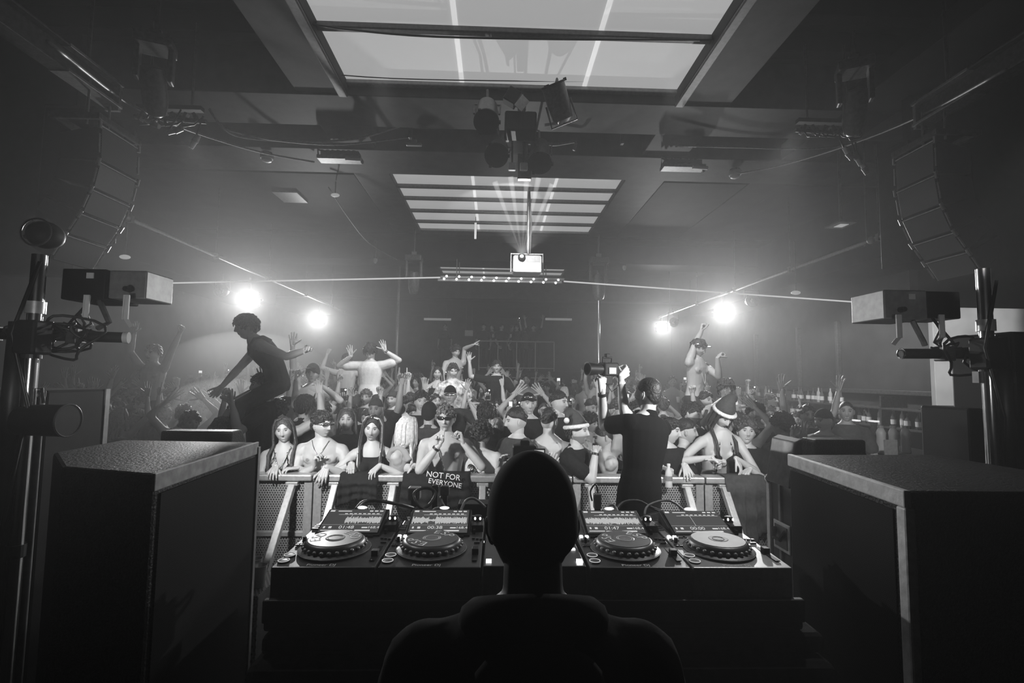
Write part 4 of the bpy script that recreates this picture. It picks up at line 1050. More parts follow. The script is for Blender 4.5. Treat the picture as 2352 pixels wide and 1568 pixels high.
MB().prism([a+nx*.006+V((0, -.004, .0)), a+nx*.006+d*.035+V((0, 0, .0)), a+d*.035-nx*.01, a-nx*.022+V((0, -.004, 0)), a-nx*.022+V((0, -.006, 0))][:4], (0, 0, zt-.4-.045)).build('taped_corner', M_tape, t, bevel=.006, label='grey tape down the near corner')
MB().prism([a+nx*.004+d*.05+V((0, 0, .03)), a+nx*.004+d*.05+V((0, 0, zt-.4-.06)), b+nx*.004-d*.02+V((0, 0, zt-.4-.06)), b+nx*.004-d*.02+V((0, 0, .03))], -nx*.006).build('grille', M_grl, t)

# wedges beyond them
def wedge(px0, px1, py, Y, lab, zb=0.):
    a, b = at(px0, py, Y), at(px1, py, Y); c = (a+b)/2; w = (b-a).length; t = thing('stage_wedge', lab, 'speaker', (c.x, Y, 0.0)); zt_ = c.z
    MB().prism([(-w/2, 0, zt_-.30), (-w/2, .0, zt_-.0), (-w/2, .12, zt_), (-w/2, .36, zt_-.30)], (w, 0, 0)).build('cabinet', M_ply, t, bevel=.012)
    MB().prism([(-w/2+.03, .135, zt_-.008), (-w/2+.03, .345, zt_-.27), (-w/2+.03, .34, zt_-.29), (-w/2+.03, .125, zt_-.02)], (w-.06, 0, 0)).build('grille', M_grl, t)
    MB().span((-w/2+.02, .02, zb), (w/2-.02, .32, zt_-.30)).build('plinth', M_black, t, bevel=.01)
wedge(368, 532, 990, 3.0, 'low black wedge speaker behind the left monitor speaker')
wedge(1872, 1990, 1010, 2.57, 'low black wedge speaker behind the right monitor speaker', at(1768, 1098, 2.95).z+.012)
p = at(1852, 1060, 2.6); t = thing('projector_case', 'tilted dark grey box with a white edge on the flight case', 'box', (p.x, p.y, 0))
MB().prism([(-.02, 0, p.z-.16), (-.10, 0, p.z-.14), (-.06, 0, p.z+.10), (-.02, 0, p.z+.12)], (0, .22, 0)).build('case', M_steel, t, bevel=.006)
MB().box((.03, .0, p.z-.02), (.05, .02, .04)).build('white_label', M_white, t); MB().span((-.04, .02, at(1768, 1098, 2.95).z+.012), (.02, .2, p.z-.12)).build('foot', M_black, t)

# flight case
FC = (at(1768, 1098, 2.95), at(1862, 1128, 2.75))
a, b = FC; t = thing('flight_case', 'tall black flight case with metal edges and a recessed handle, right of the players', 'case', (a.x, 0, 0))
x0 = a.x; zt_ = a.z
MB().span((0, 2.56, .0), (.75, 2.95, zt_-a.z+a.z-.0)).build('body', mat('case_laminate', .035, .45, noise=.2, scale=20), t, bevel=.006)
for (p0, p1) in (((0, 2.56, zt_), (0, 2.95, zt_)), ((0, 2.95, 0), (0, 2.95, zt_)), ((0, 2.95, zt_), (.75, 2.95, zt_)), ((0, 2.56, 0), (0, 2.56, zt_))):
    q0, q1 = V(p0), V(p1); MB().span(q0-V((.012, .012, .012)), q1+V((.022, .022, .012))).build('edge_profile', M_alu, t, bevel=.003)
for zz in (zt_*.5,): MB().span((-.010, 2.83, 0), (.004, 2.85, zt_)).build('side_profile', M_grey, t)
hd = thing('x', None, None); LINK.remove(hd)
dsh = MB(); dsh.span((-.014, 2.74, zt_-.38), (-.004, 2.90, zt_-.22)); dsh = dsh.build('handle_dish', M_alu, t, bevel=.006)
MB().span((-.018, 2.76, zt_-.36), (-.012, 2.88, zt_-.24)).build('dish_recess', M_steel, dsh)
MB().tube([(-.02, 2.77, zt_-.26), (-.04, 2.79, zt_-.31), (-.04, 2.85, zt_-.31), (-.02, 2.87, zt_-.26)], .012, 6).build('handle', M_rub, dsh)
MB().ell((0, 2.95, zt_), (.03, .03, .03)).build('ball_corner', M_chrome, t, smooth=True)
m = MB(); put_text(m, 'fts', (-.012, 2.66, zt_-.62), (0, 0, 1), (0, 1, 0), .12); m.build('stencil_lettering', M_let, t)

# ledge with cups left of the booth
t = thing('perforated_step', 'perforated metal step in front of the barrier, plastic cups on it', 'step', (-1.50, 2.95, 0)); stp = t
M_perf = perforated('perforated_steel', .42, 0, .022, .30, .4, .5, through=True, axes='XZ')
M_perf_y = perforated('perforated_steel_top', .42, .03, .022, .30, .4, .5, through=False, axes='XY')
MB().span((-.08, 0, 0), (.16, .36, .78)).build('frame', M_steel, t, bevel=.01)
MB().span((-.085, -.006, .05), (.165, -.002, .77)).build('front_sheet', perforated('step_sheet', .25, .01, .022, .30, .4, .5, through=False, axes='XZ'), t); MB().span((-.08, 0, .78), (.16, .36, .785)).build('top_sheet', M_perf_y, t)
M_cup = mat('clear_plastic', .6, .1, spec=.8)
def cup(x, y, z, lab, s=1.): 
    t = thing('plastic_cup', lab, 'cup', (x, y, z)); MB().lathe([(.028*s, 0), (.030*s, .002), (.042*s, .125*s), (.040*s, .125*s), (.029*s, .006)], n=24).build('wall', M_cup, t, smooth=True)
    MB().tube([V((.0415*s*math.cos(q), .0415*s*math.sin(q), .125*s)) for q in np.linspace(0, 2*PI, 24, endpoint=False)], .0022, 5, closed=True).build('rim', M_white, t)
cup(-1.39, 3.07, .785, 'taller clear plastic cup on the perforated step'); cup(-1.48, 3.21, .785, 'clear plastic cup at the back of the perforated step', .9)

# crowd barriers: thing > top_rail, sheet, posts, mid_bar, braces, base_plate
BY, BZ = 4.35, 1.2
def barrier(x0, x1, lab, braces):
    t = thing('crowd_barrier', lab, 'barrier', (x0, BY, 0), group='barriers along the front of the crowd'); w = x1-x0-.01
    MB().span((0, -.06, BZ-.055), (w, .09, BZ)).build('top_rail', M_alu, t, bevel=.012)
    MB().span((.05, -.012, .06), (w-.05, -.006, BZ-.06)).build('perforated_sheet', M_perf, t)
    for xx in (0, w-.07): MB().span((xx, -.03, 0), (xx+.07, .03, BZ-.055)).build('post', M_grey if False else M_alu, t, bevel=.006)
    MB().span((.06, -.03, .68), (w-.06, -.002, .72)).build('mid_bar', M_alu, t, bevel=.004)
    MB().span((0, -1.0, 0), (w, .9, .03)).build('base_plate', M_steel, t, bevel=.006)
    for bx in braces:
        bx -= x0; m = MB(); a, b = V((bx, -.05, BZ-.09)), V((bx, -.92, .03)); x, y, d = basis(b-a, (1, 0, 0)); L_ = (b-a).length
        m.box((a+b)/2, (.055, .055, L_), Matrix((V((1, 0, 0)), (d.cross(V((1, 0, 0)))), d)).transposed()); m.build('brace', M_alu, t, bevel=.006)
        MB().box((bx, -.04, BZ-.075), (.10, .07, .03)).build('brace_bracket', M_alu, t, bevel=.004)
barrier(-3.8, -2.67, 'metal crowd barrier farthest left, hidden behind the left monitor speaker', (-3.6, -2.9))
barrier(-2.67, -1.54, 'metal crowd barrier left of the first double post, woman with beads leaning on it', (-2.5, -1.71))
barrier(-1.54, -.48, 'metal crowd barrier under the long-haired woman', (-1.35, -.86))
barrier(-.48, .68, 'metal crowd barrier behind the lettered black banner and the DJ', (-.10, .49))
barrier(.68, 1.84, 'metal crowd barrier behind the videographer', (.83, 1.67))
barrier(1.84, 2.98, 'metal crowd barrier right of the last double post, dark coats hung over it', (2.0, 2.85))

# cloths over the barrier
def drape(name, lab, cat, x0, x1, zb, m, rag=.04, front=-.075, seed=1, zt_=None):
    rs = random.Random(seed); nx_, nz_ = 26, 16; vs = []; fs = []; zt_ = zt_ or BZ+.012
    prof = [(.13, -.25), (.115, -.06), (.09, 0), (.0, .004), (-.06, 0), (front, -.05)]+[(front-.01*math.sin(k), -.05-(zt_-zb-.05)*(k+1)/nz_) for k in range(nz_)]
    for i in range(nx_+1):
        u = i/nx_; x = x0+(x1-x0)*u; fold = .018*math.sin(u*22+seed)+.012*math.sin(u*47+2*seed); hem = rag*math.sin(u*5+seed)
        for k, (y, z) in enumerate(prof):
            t_ = max(0, (k-5)/nz_); nar = 1-.12*t_*math.sin(seed+1); vs.append(((x-(x0+x1)/2)*nar+(x0+x1)/2, BY+y+fold*(t_**.7)-(.02 if t_ > 0 else 0), zt_+z+hem*t_))
    n_ = len(prof)
    for i in range(nx_):
        for k in range(n_-1): fs.append((i*n_+k, (i+1)*n_+k, (i+1)*n_+k+1, i*n_+k+1))
    o = MB().add(vs, fs).build(name, m, smooth=True, label=lab, cat=cat)
    s = o.modifiers.new('solid', 'SOLIDIFY'); s.thickness = .006; s.offset = 1
    return o
bt = thing('draped_tee', 'black cloth printed NOT FOR EVERYONE hung over the barrier', 'banner', (0, 0, 0))
o = drape('cloth', None, None, -.78, -.21, .93, M_tee_b, .02, seed=3); o.parent = bt
for k in ('label', 'category'):
    if k in o: del o[k]
m = MB(); pz = at(1020, 1092, BY-.12)
put_text(m, 'NOT FOR', at(1018, 1093, BY-.125), (1, 0, -.12), (.12, 0, 1), .066); put_text(m, 'EVERYONE', at(1022, 1110, BY-.125), (1, 0, -.16), (.16, 0, 1), .058); lt = m.build('lettering', mat('white_ink', .75, .7), bt)
sd = lt.modifiers.new('s', 'SOLIDIFY'); sd.thickness = .004
drape('draped_jacket', 'dark cloth hanging over the barrier below the long-haired woman', 'jacket', -1.31, -.99, .98, M_tee_b, .03, seed=5)
drape('draped_coat', 'long dark coat hung on the barrier right of the white brace', 'coat', 2.0, 2.36, .72, M_tee_g, .06, seed=2)
drape('draped_coat', 'dark jacket hung on the barrier near the flight case', 'coat', 2.42, 2.62, .70, M_tee_b, .05, seed=8)

# ------------------------------------------------------------------ line arrays
M_grl2 = perforated('array_grille', .16, .05, .012, .28, .5, .2, through=False, axes='YZ')
M_cab = mat('array_cabinet', .012, .5, noise=.2, scale=30)
def array(lab, side, pts):
    """pts: pixel corners down the near edge of the grille; the boxes tilt further at every step"""
    Y0, Y1 = 3.9, 4.34; A = [at(px, py, Y0) for px, py in pts]; X = A[0].x
    t = thing('line_array', lab, 'speaker array', (A[0].x, (Y0+Y1)/2, A[0].z))
    o = V((A[0].x, (Y0+Y1)/2, A[0].z)); w = (Y1-Y0)/2; nrm_prev = None
    for i in range(len(A)-1):
        p, q = A[i]-o, A[i+1]-o; p.y = q.y = 0; d = (q-p).normalized(); n_ = V((-d.z, 0, d.x))*side; n_ = n_ if n_.x*side > 0 else -n_
        e = d*.008; p = p+e; q = q-e
        k = V((0, w-.012, 0)); bk = -n_*.34; tp = V((0, 0, 0))
        m = MB(); m.add([p-k, p+k, q+k, q-k, p-k*.8+bk-d*.0+d*.03, p+k*.8+bk+d*.03, q+k*.8+bk-d*.03, q-k*.8+bk-d*.03],
                        [(0, 1, 2, 3), (7, 6, 5, 4), (0, 4, 5, 1), (1, 5, 6, 2), (2, 6, 7, 3), (3, 7, 4, 0)])
        c = m.build('cabinet', M_cab, t, bevel=.006)
        g1 = MB(); f = n_*.008; kk = V((0, w-.03, 0)); g1.add([p+f-kk+d*.01, p+f+kk+d*.01, q+f+kk-d*.01, q+f-kk-d*.01], [(0, 1, 2, 3)]); g1 = g1.build('grille', M_grl2, c); s = g1.modifiers.new('s', 'SOLIDIFY'); s.thickness = .006; s.offset = 0
        for sy in (-1, 1):
            y_ = V((0, sy*(w-.006), 0)); MB().cyl(p+y_+n_*.012-d*.03, p+y_+n_*.012+d*.03, .014, n=8).build('rigging_pin', M_grey, c)
            MB().cyl(p.lerp(q, .25)+y_+n_*.010, p.lerp(q, .8)+y_+n_*.010, .008, n=6).build('hinge_bar', M_grey, c)
        MB().cyl(p-k*.95+n_*.012, p+k*.95+n_*.012, .006, n=6).build('seam_rod', M_alu, c)
    k = V((0, w, 0)); z_ = V((0, 0, 1))
    fr = MB(); bx = -side*.36
    for yy in (-w, w): fr.box((bx*.5, yy, .06), (.40, .03, .05))
    fr.box((0, 0, .06), (.03, 2*w, .05)); fr.box((bx, 0, .06), (.03, 2*w, .05)); fr.build('fly_frame', M_steel, t, bevel=.004)
    for yy in (-w*.5, w*.5): MB().cyl((bx*.5, yy, .05), (bx*.5, yy, .42), .010, n=6).build('hanging_chain', M_steel, t)
array('left hanging array of six stacked loudspeakers curving outward', 1, [(225, 283), (222, 367), (205, 430), (180, 486), (146, 535), (108, 596)])
array('right hanging array of six stacked loudspeakers curving outward', -1, [(2152, 318), (2155, 398), (2168, 470), (2196, 530), (2228, 575), (2262, 625)])

# channel beams from which the arrays hang
def channel(lab, pn, pf, Yn, Yf):
    a, b = at(*pn, Yn), at(*pf, Yf); a.x = b.x; z = b.z; t = thing('rigging_beam', lab, 'beam', (a.x, Yn, z)); L_ = Yf-Yn
    for zz in (0, .20): MB().span((-.07, 0, zz), (.07, L_, zz+.018)).build('flange', M_steel, t, bevel=.003); MB().span((-.075, L_-.55, zz-.004), (.075, L_, zz+.022)).build('painted_lit_flange_end', M_alu, t, bevel=.003)  # light on the beam tips is put into a paler metal
    MB().span((-.01, 0, .018), (.01, L_, .20)).build('web', M_steel, t)
    MB().span((-.06, L_-.03, -.03), (.06, L_, .24)).build('end_plate', M_alu, t, bevel=.003)
    for yy in (.25, L_-.3): MB().cyl((0, yy, .2), (0, yy, 5.4-z), .015, n=8).build('hanger', M_steel, t)
channel('steel beam holding up the left loudspeaker array', (200, 240), (262, 250), 2.4, 4.3)
channel('steel beam holding up the right loudspeaker array', (2200, 250), (2112, 292), 2.4, 4.3)

# cables overhead
def cab(lab, pts, r=.010, m=None): cable('overhead_cable', lab, pts, r, m or M_cable)
cab('long cable sagging from the left beam to the ceiling fixture', [at(110, 95, 3.0), at(262, 215, 4.2), at(330, 255, 4.6), at(450, 305, 5.4), at(600, 350, 6.3), at(722, 372, 6.8)], .013)
cab('long cable sagging from the right beam to the ceiling detector', [at(2310, 160, 3.2), at(2110, 268, 4.3), at(1950, 332, 5.2), at(1800, 378, 6.2), at(1700, 398, 6.7)], .012)
cab('pair of cables crossing to the left end of the lighting bar', [at(480, 250, 5.2), at(510, 290, 5.3), at(560, 315, 5.5), at(700, 325, 5.8), at(820, 318, 6.0), at(935, 285, 6.1)], .014)
cab('second cable crossing to the left end of the lighting bar', [at(520, 297, 5.4), at(620, 320, 5.6), at(760, 332, 5.9), at(860, 325, 6.1), at(940, 315, 6.2)], .012)
cab('thin wire hanging from the left vent to the rear beam', [at(755, 430, 7.6), at(800, 500, 8.6), at(850, 560, 9.8), at(915, 598, 10.8)], .008)
cab('cable crossing below the near skylight frame', [at(700, 165, 5.0), at(900, 180, 5.05), at(1200, 186, 5.1), at(1450, 185, 5.05), at(1640, 172, 5.0)], .006, M_rub)
cab('bunched cable along the right-hand beam', [at(1560, 335, 5.9), at(1700, 338, 6.0), at(1850, 342, 6.0), at(1950, 332, 5.9)], .012)
cab('pale braided cable tail right of the par lamps', [at(1245, 325, 5.9), at(1270, 332, 5.9), at(1300, 328, 5.9), at(1322, 326, 5.9), at(1318, 345, 5.9)], .02)
cab('long wire lying across the near skylight glazing bar', [at(715, 55, 4.2), at(820, 70, 4.25), at(1000, 84, 4.3), at(1300, 90, 4.3), at(1640, 92, 4.25)], .010, M_rub)
for i, (px, py, ax) in enumerate(((350, 283, (1, 0, -.5)), (402, 300, (1, 0, .35)), (447, 325, (.5, 0, 1)), (1948, 352, (.6, 0, -.9)), (1970, 365, (-.5, 0, 1)), (1985, 385, (.5, 0, -1)))):
    p = at(px, py, 4.5); d = V(ax).normalized()*.07; t = thing('cable_connector', 'white plug joint %s' % (('leftmost in the bundle below the left moving head', 'in the middle of the bundle below the left moving head', 'lowest in the bundle below the left moving head', 'upper left in the bundle under the right moving head', 'right of the two crossed plugs under the right moving head', 'lowest in the bundle under the right moving head')[i]), 'plug', p)
    MB().cyl(-d, V((0, 0, 0)), .020, .024, 12).build('plug_half', M_white, t, auto=40); MB().cyl(V((0, 0, 0)), d, .030, .022, 12).build('socket_half', M_grey, t, auto=40)
    MB().tube([-d, -d+V((0, .05, .10)), V((0, .1, .30))], .008, 6).build('lead', M_rub, t, smooth=True)
for s_, pc, lab in ((1, (390, 270), 'tangle of black cables and clamps below the left moving head'), (-1, (1900, 300), 'tangle of black cables and clamps below the right moving head')):
    c = at(pc[0], pc[1], 4.6); t = thing('rigging_clamp_bar', lab, 'bar', c); rs = random.Random(5+s_)
    MB().cyl((-.32, 0, 0), (.34, 0, -.03), .022).build('bar', M_steel, t, auto=40); MB().span((-.3, -.03, .07), (.3, .03, .11)).build('channel', M_black, t)
    for i in range(6): MB().box((-.25+i*.1, -.01, .0), (.03, .05, .09), rotm(0, 25*(-1)**i, 0)).build('clamp', M_steel, t, bevel=.004)
    for i in range(5):
        x_ = rs.uniform(-.3, .2); MB().tube([V((x_, 0, .03)), V((x_+.05, -.03, -.06-rs.random()*.05)), V((x_+.15, -.03, -.08)), V((x_+.22, 0, .02))], .008, 6).build('cable_loop', M_rub, t, smooth=True)
    for x_ in (-.2, .2): MB().cyl((x_, 0, .1), (x_, 0, 5.4-c.z), .012, n=6).build('drop_rod', M_steel, t)

# ------------------------------------------------------------------ side poles, arms, laser boxes
def side_rig(side, px, armpy, endpx, laser):
    Yp = 2.1; base = at(px, armpy, Yp); w = 'left' if side < 0 else 'right'
    t = thing('lighting_stand', 'chrome pole of the %s stage lighting stand' % w, 'stand', (base.x, Yp, .4))
    MB().cyl((0, 0, 0), (0, 0, at(px, 585 if side < 0 else 618, Yp).z-.4), .026, n=24).build('pole', M_chrome, t, auto=40)
    MB().box((0, 0, base.z-.4), (.09, .09, .14)).build('clamp', M_black, t, bevel=.01)
    MB().cyl((0, 0, base.z-.4+.10), (0, 0, base.z-.4+.15), .034, n=18).build('collar', M_alu, t, auto=40)
    MB().tube([(side*.062, .0, 0), (side*.060, .01, 1.0), (side*.066, 0, 1.5), (side*.06, 0, 1.85)], .034, 12).build('cable_loom', M_rub, t, smooth=True)
    for zz in (.35, .9, 1.7): MB().cyl((0, 0, zz), (0, 0, zz+.05), .033, n=18).build('tape_band', M_rub, t)
    for a_ in range(3): MB().tube([(0, 0, .25), (.4*math.cos(a_*2.09+.5), .4*math.sin(a_*2.09+.5), .02)], .014, 8).build('leg', M_steel, t)
    MB().tube([(.03, -.03, 2.1), (-.05, -.04, 1.8), (.03, -.03, 1.5), (-.04, -.04, .9), (.02, -.03, .1)], .007, 6).build('cable', M_rub, t, smooth=True)
    e = at(endpx, armpy, 2.3); s_ = V((base.x+side*.6, 2.1, e.z)); t = thing('cross_arm', 'black horizontal arm on the %s lighting stand with a pale round end' % w, 'bar', (base.x, Yp, e.z))
    a, b = s_-t.location+V((0, -.06, 0)), e-t.location; MB().cyl(a, b, .024, n=20).build('tube', M_black, t, auto=40)
    d = (b-a).normalized(); 
    if side < 0: MB().cyl(b, b+d*.02, .026, n=24).build('end_cap', M_white, t, auto=40)
    else: MB().tube([b+(V((0, math.cos(q), math.sin(q)))*.023) for q in np.linspace(0, 2*PI, 24, endpoint=False)], .004, 6, closed=True).build('open_end_ring', M_chrome, t)
    for f in (.45, .62, .8): MB().box(a.lerp(b, f), (.05, .07, .07)).build('clamp', M_steel, t, bevel=.006)
    rs = random.Random(3+side); 
    for i in range(7):
        f = rs.uniform(.52, .8); c = a.lerp(b, f); r_ = rs.uniform(.05, .10)
        MB().tube([c+V((r_*1.3*math.cos(q+i)+.03*math.sin(3*q), .03*math.sin(q*2+i)-.03, r_*math.sin(q+i)-.01+.03*rs.uniform(-1, 1)*0)) for q in np.linspace(0, 2*PI, 20, endpoint=False)], .006, 6, closed=True).build('cable_loop', M_rub, t, smooth=True)
    # laser box
    (bx0, bx1, bx2, by0, by1) = laser; Y = 2.3
    a0, a1, a2 = at(bx0, by0, Y), at(bx1, by0, Y), at(bx2, by0, Y); zb = at(bx1, by1, Y).z
    t = thing('laser_projector', 'laser box on the %s stage stand, black end and grey end, firing a thin beam' % w, 'laser', ((a0.x+a2.x)/2, Y, zb)); o = t.location
    MB().span((a0.x-o.x, -.02, 0), (a1.x-o.x, .20, a1.z-zb)).build('rear_panel', M_black if side < 0 else M_grey, t, bevel=.006)
    MB().span((a1.x-o.x, -.0, .01), (a2.x-o.x, .19, a1.z-zb)).build('case', M_grey if side < 0 else M_black, t, bevel=.006, label='pale grey casing' if side < 0 else 'black rear casing')
    MB().box(((a0.x+a1.x)/2-o.x+side*-.0+.03, -.022, .11), (.032, .004, .026)).build('label_plate', M_white, t)
    for sx in (bx0+ (50 if side < 0 else 40), bx2-(45 if side < 0 else 160 if False else 45)):
        q = at(sx, by1-10, Y-.05); MB().tube([q-o, q-o+V((0, -.005, -.10)), q-o+V((0, .03, -.13))], .013, 4).build('mounting_strap', M_white, t)
        MB().box(q-o+V((0, -.005, -.05)), (.026, .006, .11)).build('strap_plate', M_white, t)
    q = at(bx1 if side < 0 else bx1, by1+30, Y); MB().tube([q-o+V((-.05, 0, .06)), q-o+V((.0, .0, -.04)), e-o+V((side*.12, 0, .04))], .012, 6).build('support_arm', M_steel, t)
    k = at(bx2-40 if side < 0 else bx0+45, (by0+by1)/2+10, Y-.02); MB().lathe([(.014, 0), (.012, .03)], o=k-o, axis=(0, -1, 0), n=8).build('wing_bolt', M_black, t)
    for i in range(5): MB().tube([V((side*.05, -.005, .01)), V((side*(.06+.02*i), -.03, -.05-.02*i)), V((side*(.02+.03*i), -.04, -.11)), V((side*(.08-.02*i), -.03, -.15)), e-o+V((side*(.12+.05*i), -.03, .03))], .0055, 6).build('lead', M_rub, t, smooth=True)
    return (at(bx2 if side < 0 else bx0, (by0+by1)/2-4, Y+.1))
L0 = side_rig(-1, 76, 775, 284, (152, 252, 338, 620, 690))
L1 = side_rig(1, 2268, 812, 2070, (2022, 2120, 2205, 668, 735))
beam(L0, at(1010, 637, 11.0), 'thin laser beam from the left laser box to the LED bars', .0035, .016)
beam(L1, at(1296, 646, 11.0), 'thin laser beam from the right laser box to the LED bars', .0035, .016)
# par can on the left pole, ring lamp above
p = at(108, 965, 2.1); t = thing('par_can', 'black par lamp clamped low on the left chrome pole', 'light', p)
MB().cyl((-.10, 0, 0), (.085, -.0, 0), .062, .066, 28).build('housing', M_black, t, auto=40); MB().tube([(.085, .066*math.cos(q), .066*math.sin(q)) for q in np.linspace(0, 2*PI, 28, endpoint=False)], .004, 6, closed=True).build('rim', M_steel, t)
MB().tube([(-.02, 0, .07), (-.03, 0, .13), (-.06, 0, .13), (-.06, 0, .02)], .006, 6).build('yoke', M_chrome, t)
p = at(105, 540, 2.15); t = thing('round_lamp', 'dark round lamp with a thin bright rim high on the left pole', 'light', p)
MB().ell((0, 0, 0), (.062, .07, .058), n=20, m=12).build('housing', M_black, t, smooth=True); MB().tube([(.004+.062*math.cos(q), -.05, .058*math.sin(q)) for q in np.linspace(0, 2*PI, 28, endpoint=False)], .004, 6, closed=True).build('rim', M_steel, t); MB().cyl((-.1, .02, .0), (-.03, 0, 0), .012, n=8).build('arm', M_steel, t)

# stage-side boxes
def rack(name, lab, cat, a, b, m=M_black, extra=None):
    t = thing(name, lab, cat, ((a[0]+b[0])/2, a[1], a[2])); o = t.location
    MB().span(V(a)-o, V(b)-o).build('case', m, t, bevel=.012)
    if extra: extra(t, V(a)-o, V(b)-o)
    return t
def rack_front(t, a, b):
    MB().span((b.x-.03, -.012, .0), (b.x, -.002, b.z)).build('edge_profile', M_grey, t, bevel=.003)
    MB().span((a.x, -.012, b.z-.03), (b.x, .0, b.z)).build('top_profile', M_grey, t, bevel=.003)
    MB().box((b.x-.10, -.012, b.z*.8), (.05, .02, .09)).build('latch', M_chrome, t)
    MB().box((b.x-.10, -.012, b.z*.62), (.05, .02, .05)).build('label_plate', M_white, t)
    MB().span((b.x-.002, b.y-.03, 0), (b.x+.006, b.y, b.z)).build('rear_edge_profile', M_grey, t, bevel=.002)
    MB().ell((b.x-.02, -.015, b.z-.02), (.015, .015, .015)).build('ball_corner', M_chrome, t, smooth=True)
a = at(148, 892, 2.5); b = at(252, 892, 2.5)
rack('equipment_rack', 'dark equipment rack with pale corner strip behind the left monitor speaker', 'rack', (a.x-.35, 2.16, .4), (b.x, 2.5, b.z), M_black, rack_front)
a = at(2112, 930, 2.52); b = at(2345, 930, 2.52)
rack('equipment_rack', 'black equipment rack standing behind the right monitor speaker', 'rack', (a.x, 2.25, .4), (2.80, 2.52, a.z), M_black, None)
def plank(t, a, b): MB().span((a.x, -.01, b.z-.02), (b.x, 0, b.z)).build('top_edge', M_grey, t)
M_plyw = mat('pale_plywood', .34, .6, noise=.25, scale=3, bump=.1)
a, b = at(2140, 705, 3.7), at(2262, 925, 3.7)
MB().span((a.x, 3.7, 0), (at(2352, 705, 3.7).x+.6, 3.74, a.z)).build('plywood_panel', M_plyw, bevel=.003, label='pale plywood board standing behind the right lighting stand', cat='board')
a = at(2300, 640, 2.3)
rack('dimmer_rack', 'black box clamped to the right chrome pole', 'box', (2.28, 2.1, 1.9), (2.72, 2.4, 2.28), M_black, lambda t, a, b: (MB().span((a.x+.05, -.01, .1), (a.x+.2, -.002, .2)).build('panel', M_steel, t), MB().span((a.x-.16, .0, .15), (a.x+.02, .03, .2)).build('clamp_bar', M_steel, t)))
# dark wall box top left
a = at(45, 270, 3.2)
rack('hanging_speaker', 'large dark loudspeaker hanging behind the left array', 'speaker', (-4.2, 4.5, 3.3), (-3.75, 4.88, 4.5), M_black, lambda t, a, b: MB().span((a.x+.03, -.01, .04), (b.x-.03, -.003, b.z-.04)).build('grille', M_grl, t))
rack('hanging_speaker', 'large dark loudspeaker hanging behind the right array', 'speaker', (3.95, 4.5, 3.2), (4.6, 4.88, 4.4), M_black, lambda t, a, b: [MB().span((a.x+.05, -.01, zz), (a.x+.35, -.003, zz+.3)).build('front_panel', M_steel, t) for zz in (.2, .75)])

# ------------------------------------------------------------------ bar at the right
t = thing('bar_counter', 'dark bar counter running along the right wall', 'bar', (5.3, 0, 0))
MB().span((0, 5.6, 0), (.1, 14, 1.08)).build('front_panel', M_wall, t); MB().span((-.08, 5.55, 1.08), (.55, 14.05, 1.13)).build('worktop', M_steel, t, bevel=.01)
t = thing('bottle_shelves', 'back bar shelving with bottles under the dark wall panels', 'shelf', (6.7, 0, 0))
for zz in (.9, 1.28, 1.60): MB().span((0, 5.6, zz-.03), (.48, 13.8, zz)).build('shelf_board', M_steel, t, bevel=.004)
for yy in (5.6, 8.4, 11.2, 13.78): MB().span((.0, yy, 0), (.48, yy+.03, 1.80)).build('upright', M_steel, t)
MB().span((.46, 5.6, 0), (.49, 13.8, 1.8)).build('back_board', M_wall, t)
M_bot = [mat('bottle_glass_dark', .08, .1, spec=.9), mat('bottle_glass_pale', .45, .1, spec=.9), mat('bottle_label_white', .7, .5)]
protos = []
def bottle(kind):
    t = thing('spirit_bottle', None, 'bottle'); pr = [[(.036, 0), (.038, .01), (.038, .17), (.014, .215), (.013, .27)], [(.032, 0), (.034, .01), (.034, .20), (.013, .25), (.013, .30)], [(.045, 0), (.046, .01), (.044, .13), (.016, .18), (.014, .22)]][kind]
    MB().lathe(pr, n=12).build('glass', M_bot[kind % 2], t, smooth=True); MB().lathe([(pr[1][0]+.002, .05), (pr[1][0]+.002, .13)], n=12).build('label', M_bot[2], t); MB().cyl((0, 0, pr[-1][1]), (0, 0, pr[-1][1]+.03), .016, n=8).build('cap', M_steel, t); return t
bp = [bottle(i) for i in range(3)]; used_b = [False]*3; rs = random.Random(11)
ys = {}
for zz, sh in ((1.28, 'middle'), (1.60, 'top'), (.9, 'lower')):
    y = 5.9; k = 0
    while y < 13.6:
        if (zz == 1.6 and (y > 9.5)) or (zz == 1.28 and (y < 9.4 or y > 10.5)) or (zz == .9 and y < 7.5 and False):
            kd = rs.randrange(3); c = bp[kd] if not used_b[kd] else copy_tree(bp[kd]); used_b[kd] = True
            c.location = (6.80+rs.uniform(-.03, .12), y, zz); c.rotation_euler = (0, 0, rs.uniform(0, 6)); k += 1
            c['label'] = ('spirit bottle on the %s shelf of the back bar, among others like it' % sh); c['category'] = 'bottle'; c['group'] = 'bottles on the %s shelf of the back bar' % sh
        y += rs.uniform(.10, .17)
for i, (px, py, Y, lab) in enumerate(((1968, 983, 6.6, 'white lit tray on the bar counter'), (1965, 965, 7.2, 'small bright lamp on the bar, left one'), (2007, 967, 7.0, 'small bright lamp on the bar, right one'))):
    p = at(px, py, Y); t = thing('bar_light' if i else 'bar_tray', lab, 'light' if i else 'tray', (p.x, p.y, 1.13))
    MB().box((0, 0, p.z-1.13), (.22 if i == 0 else .07, .12, .02)).build('glowing_top', mat('soft_glow', .9, .5, emit=.7), t); MB().span((-.03, -.03, 0), (.03, .03, p.z-1.13)).build('stem', M_steel, t)
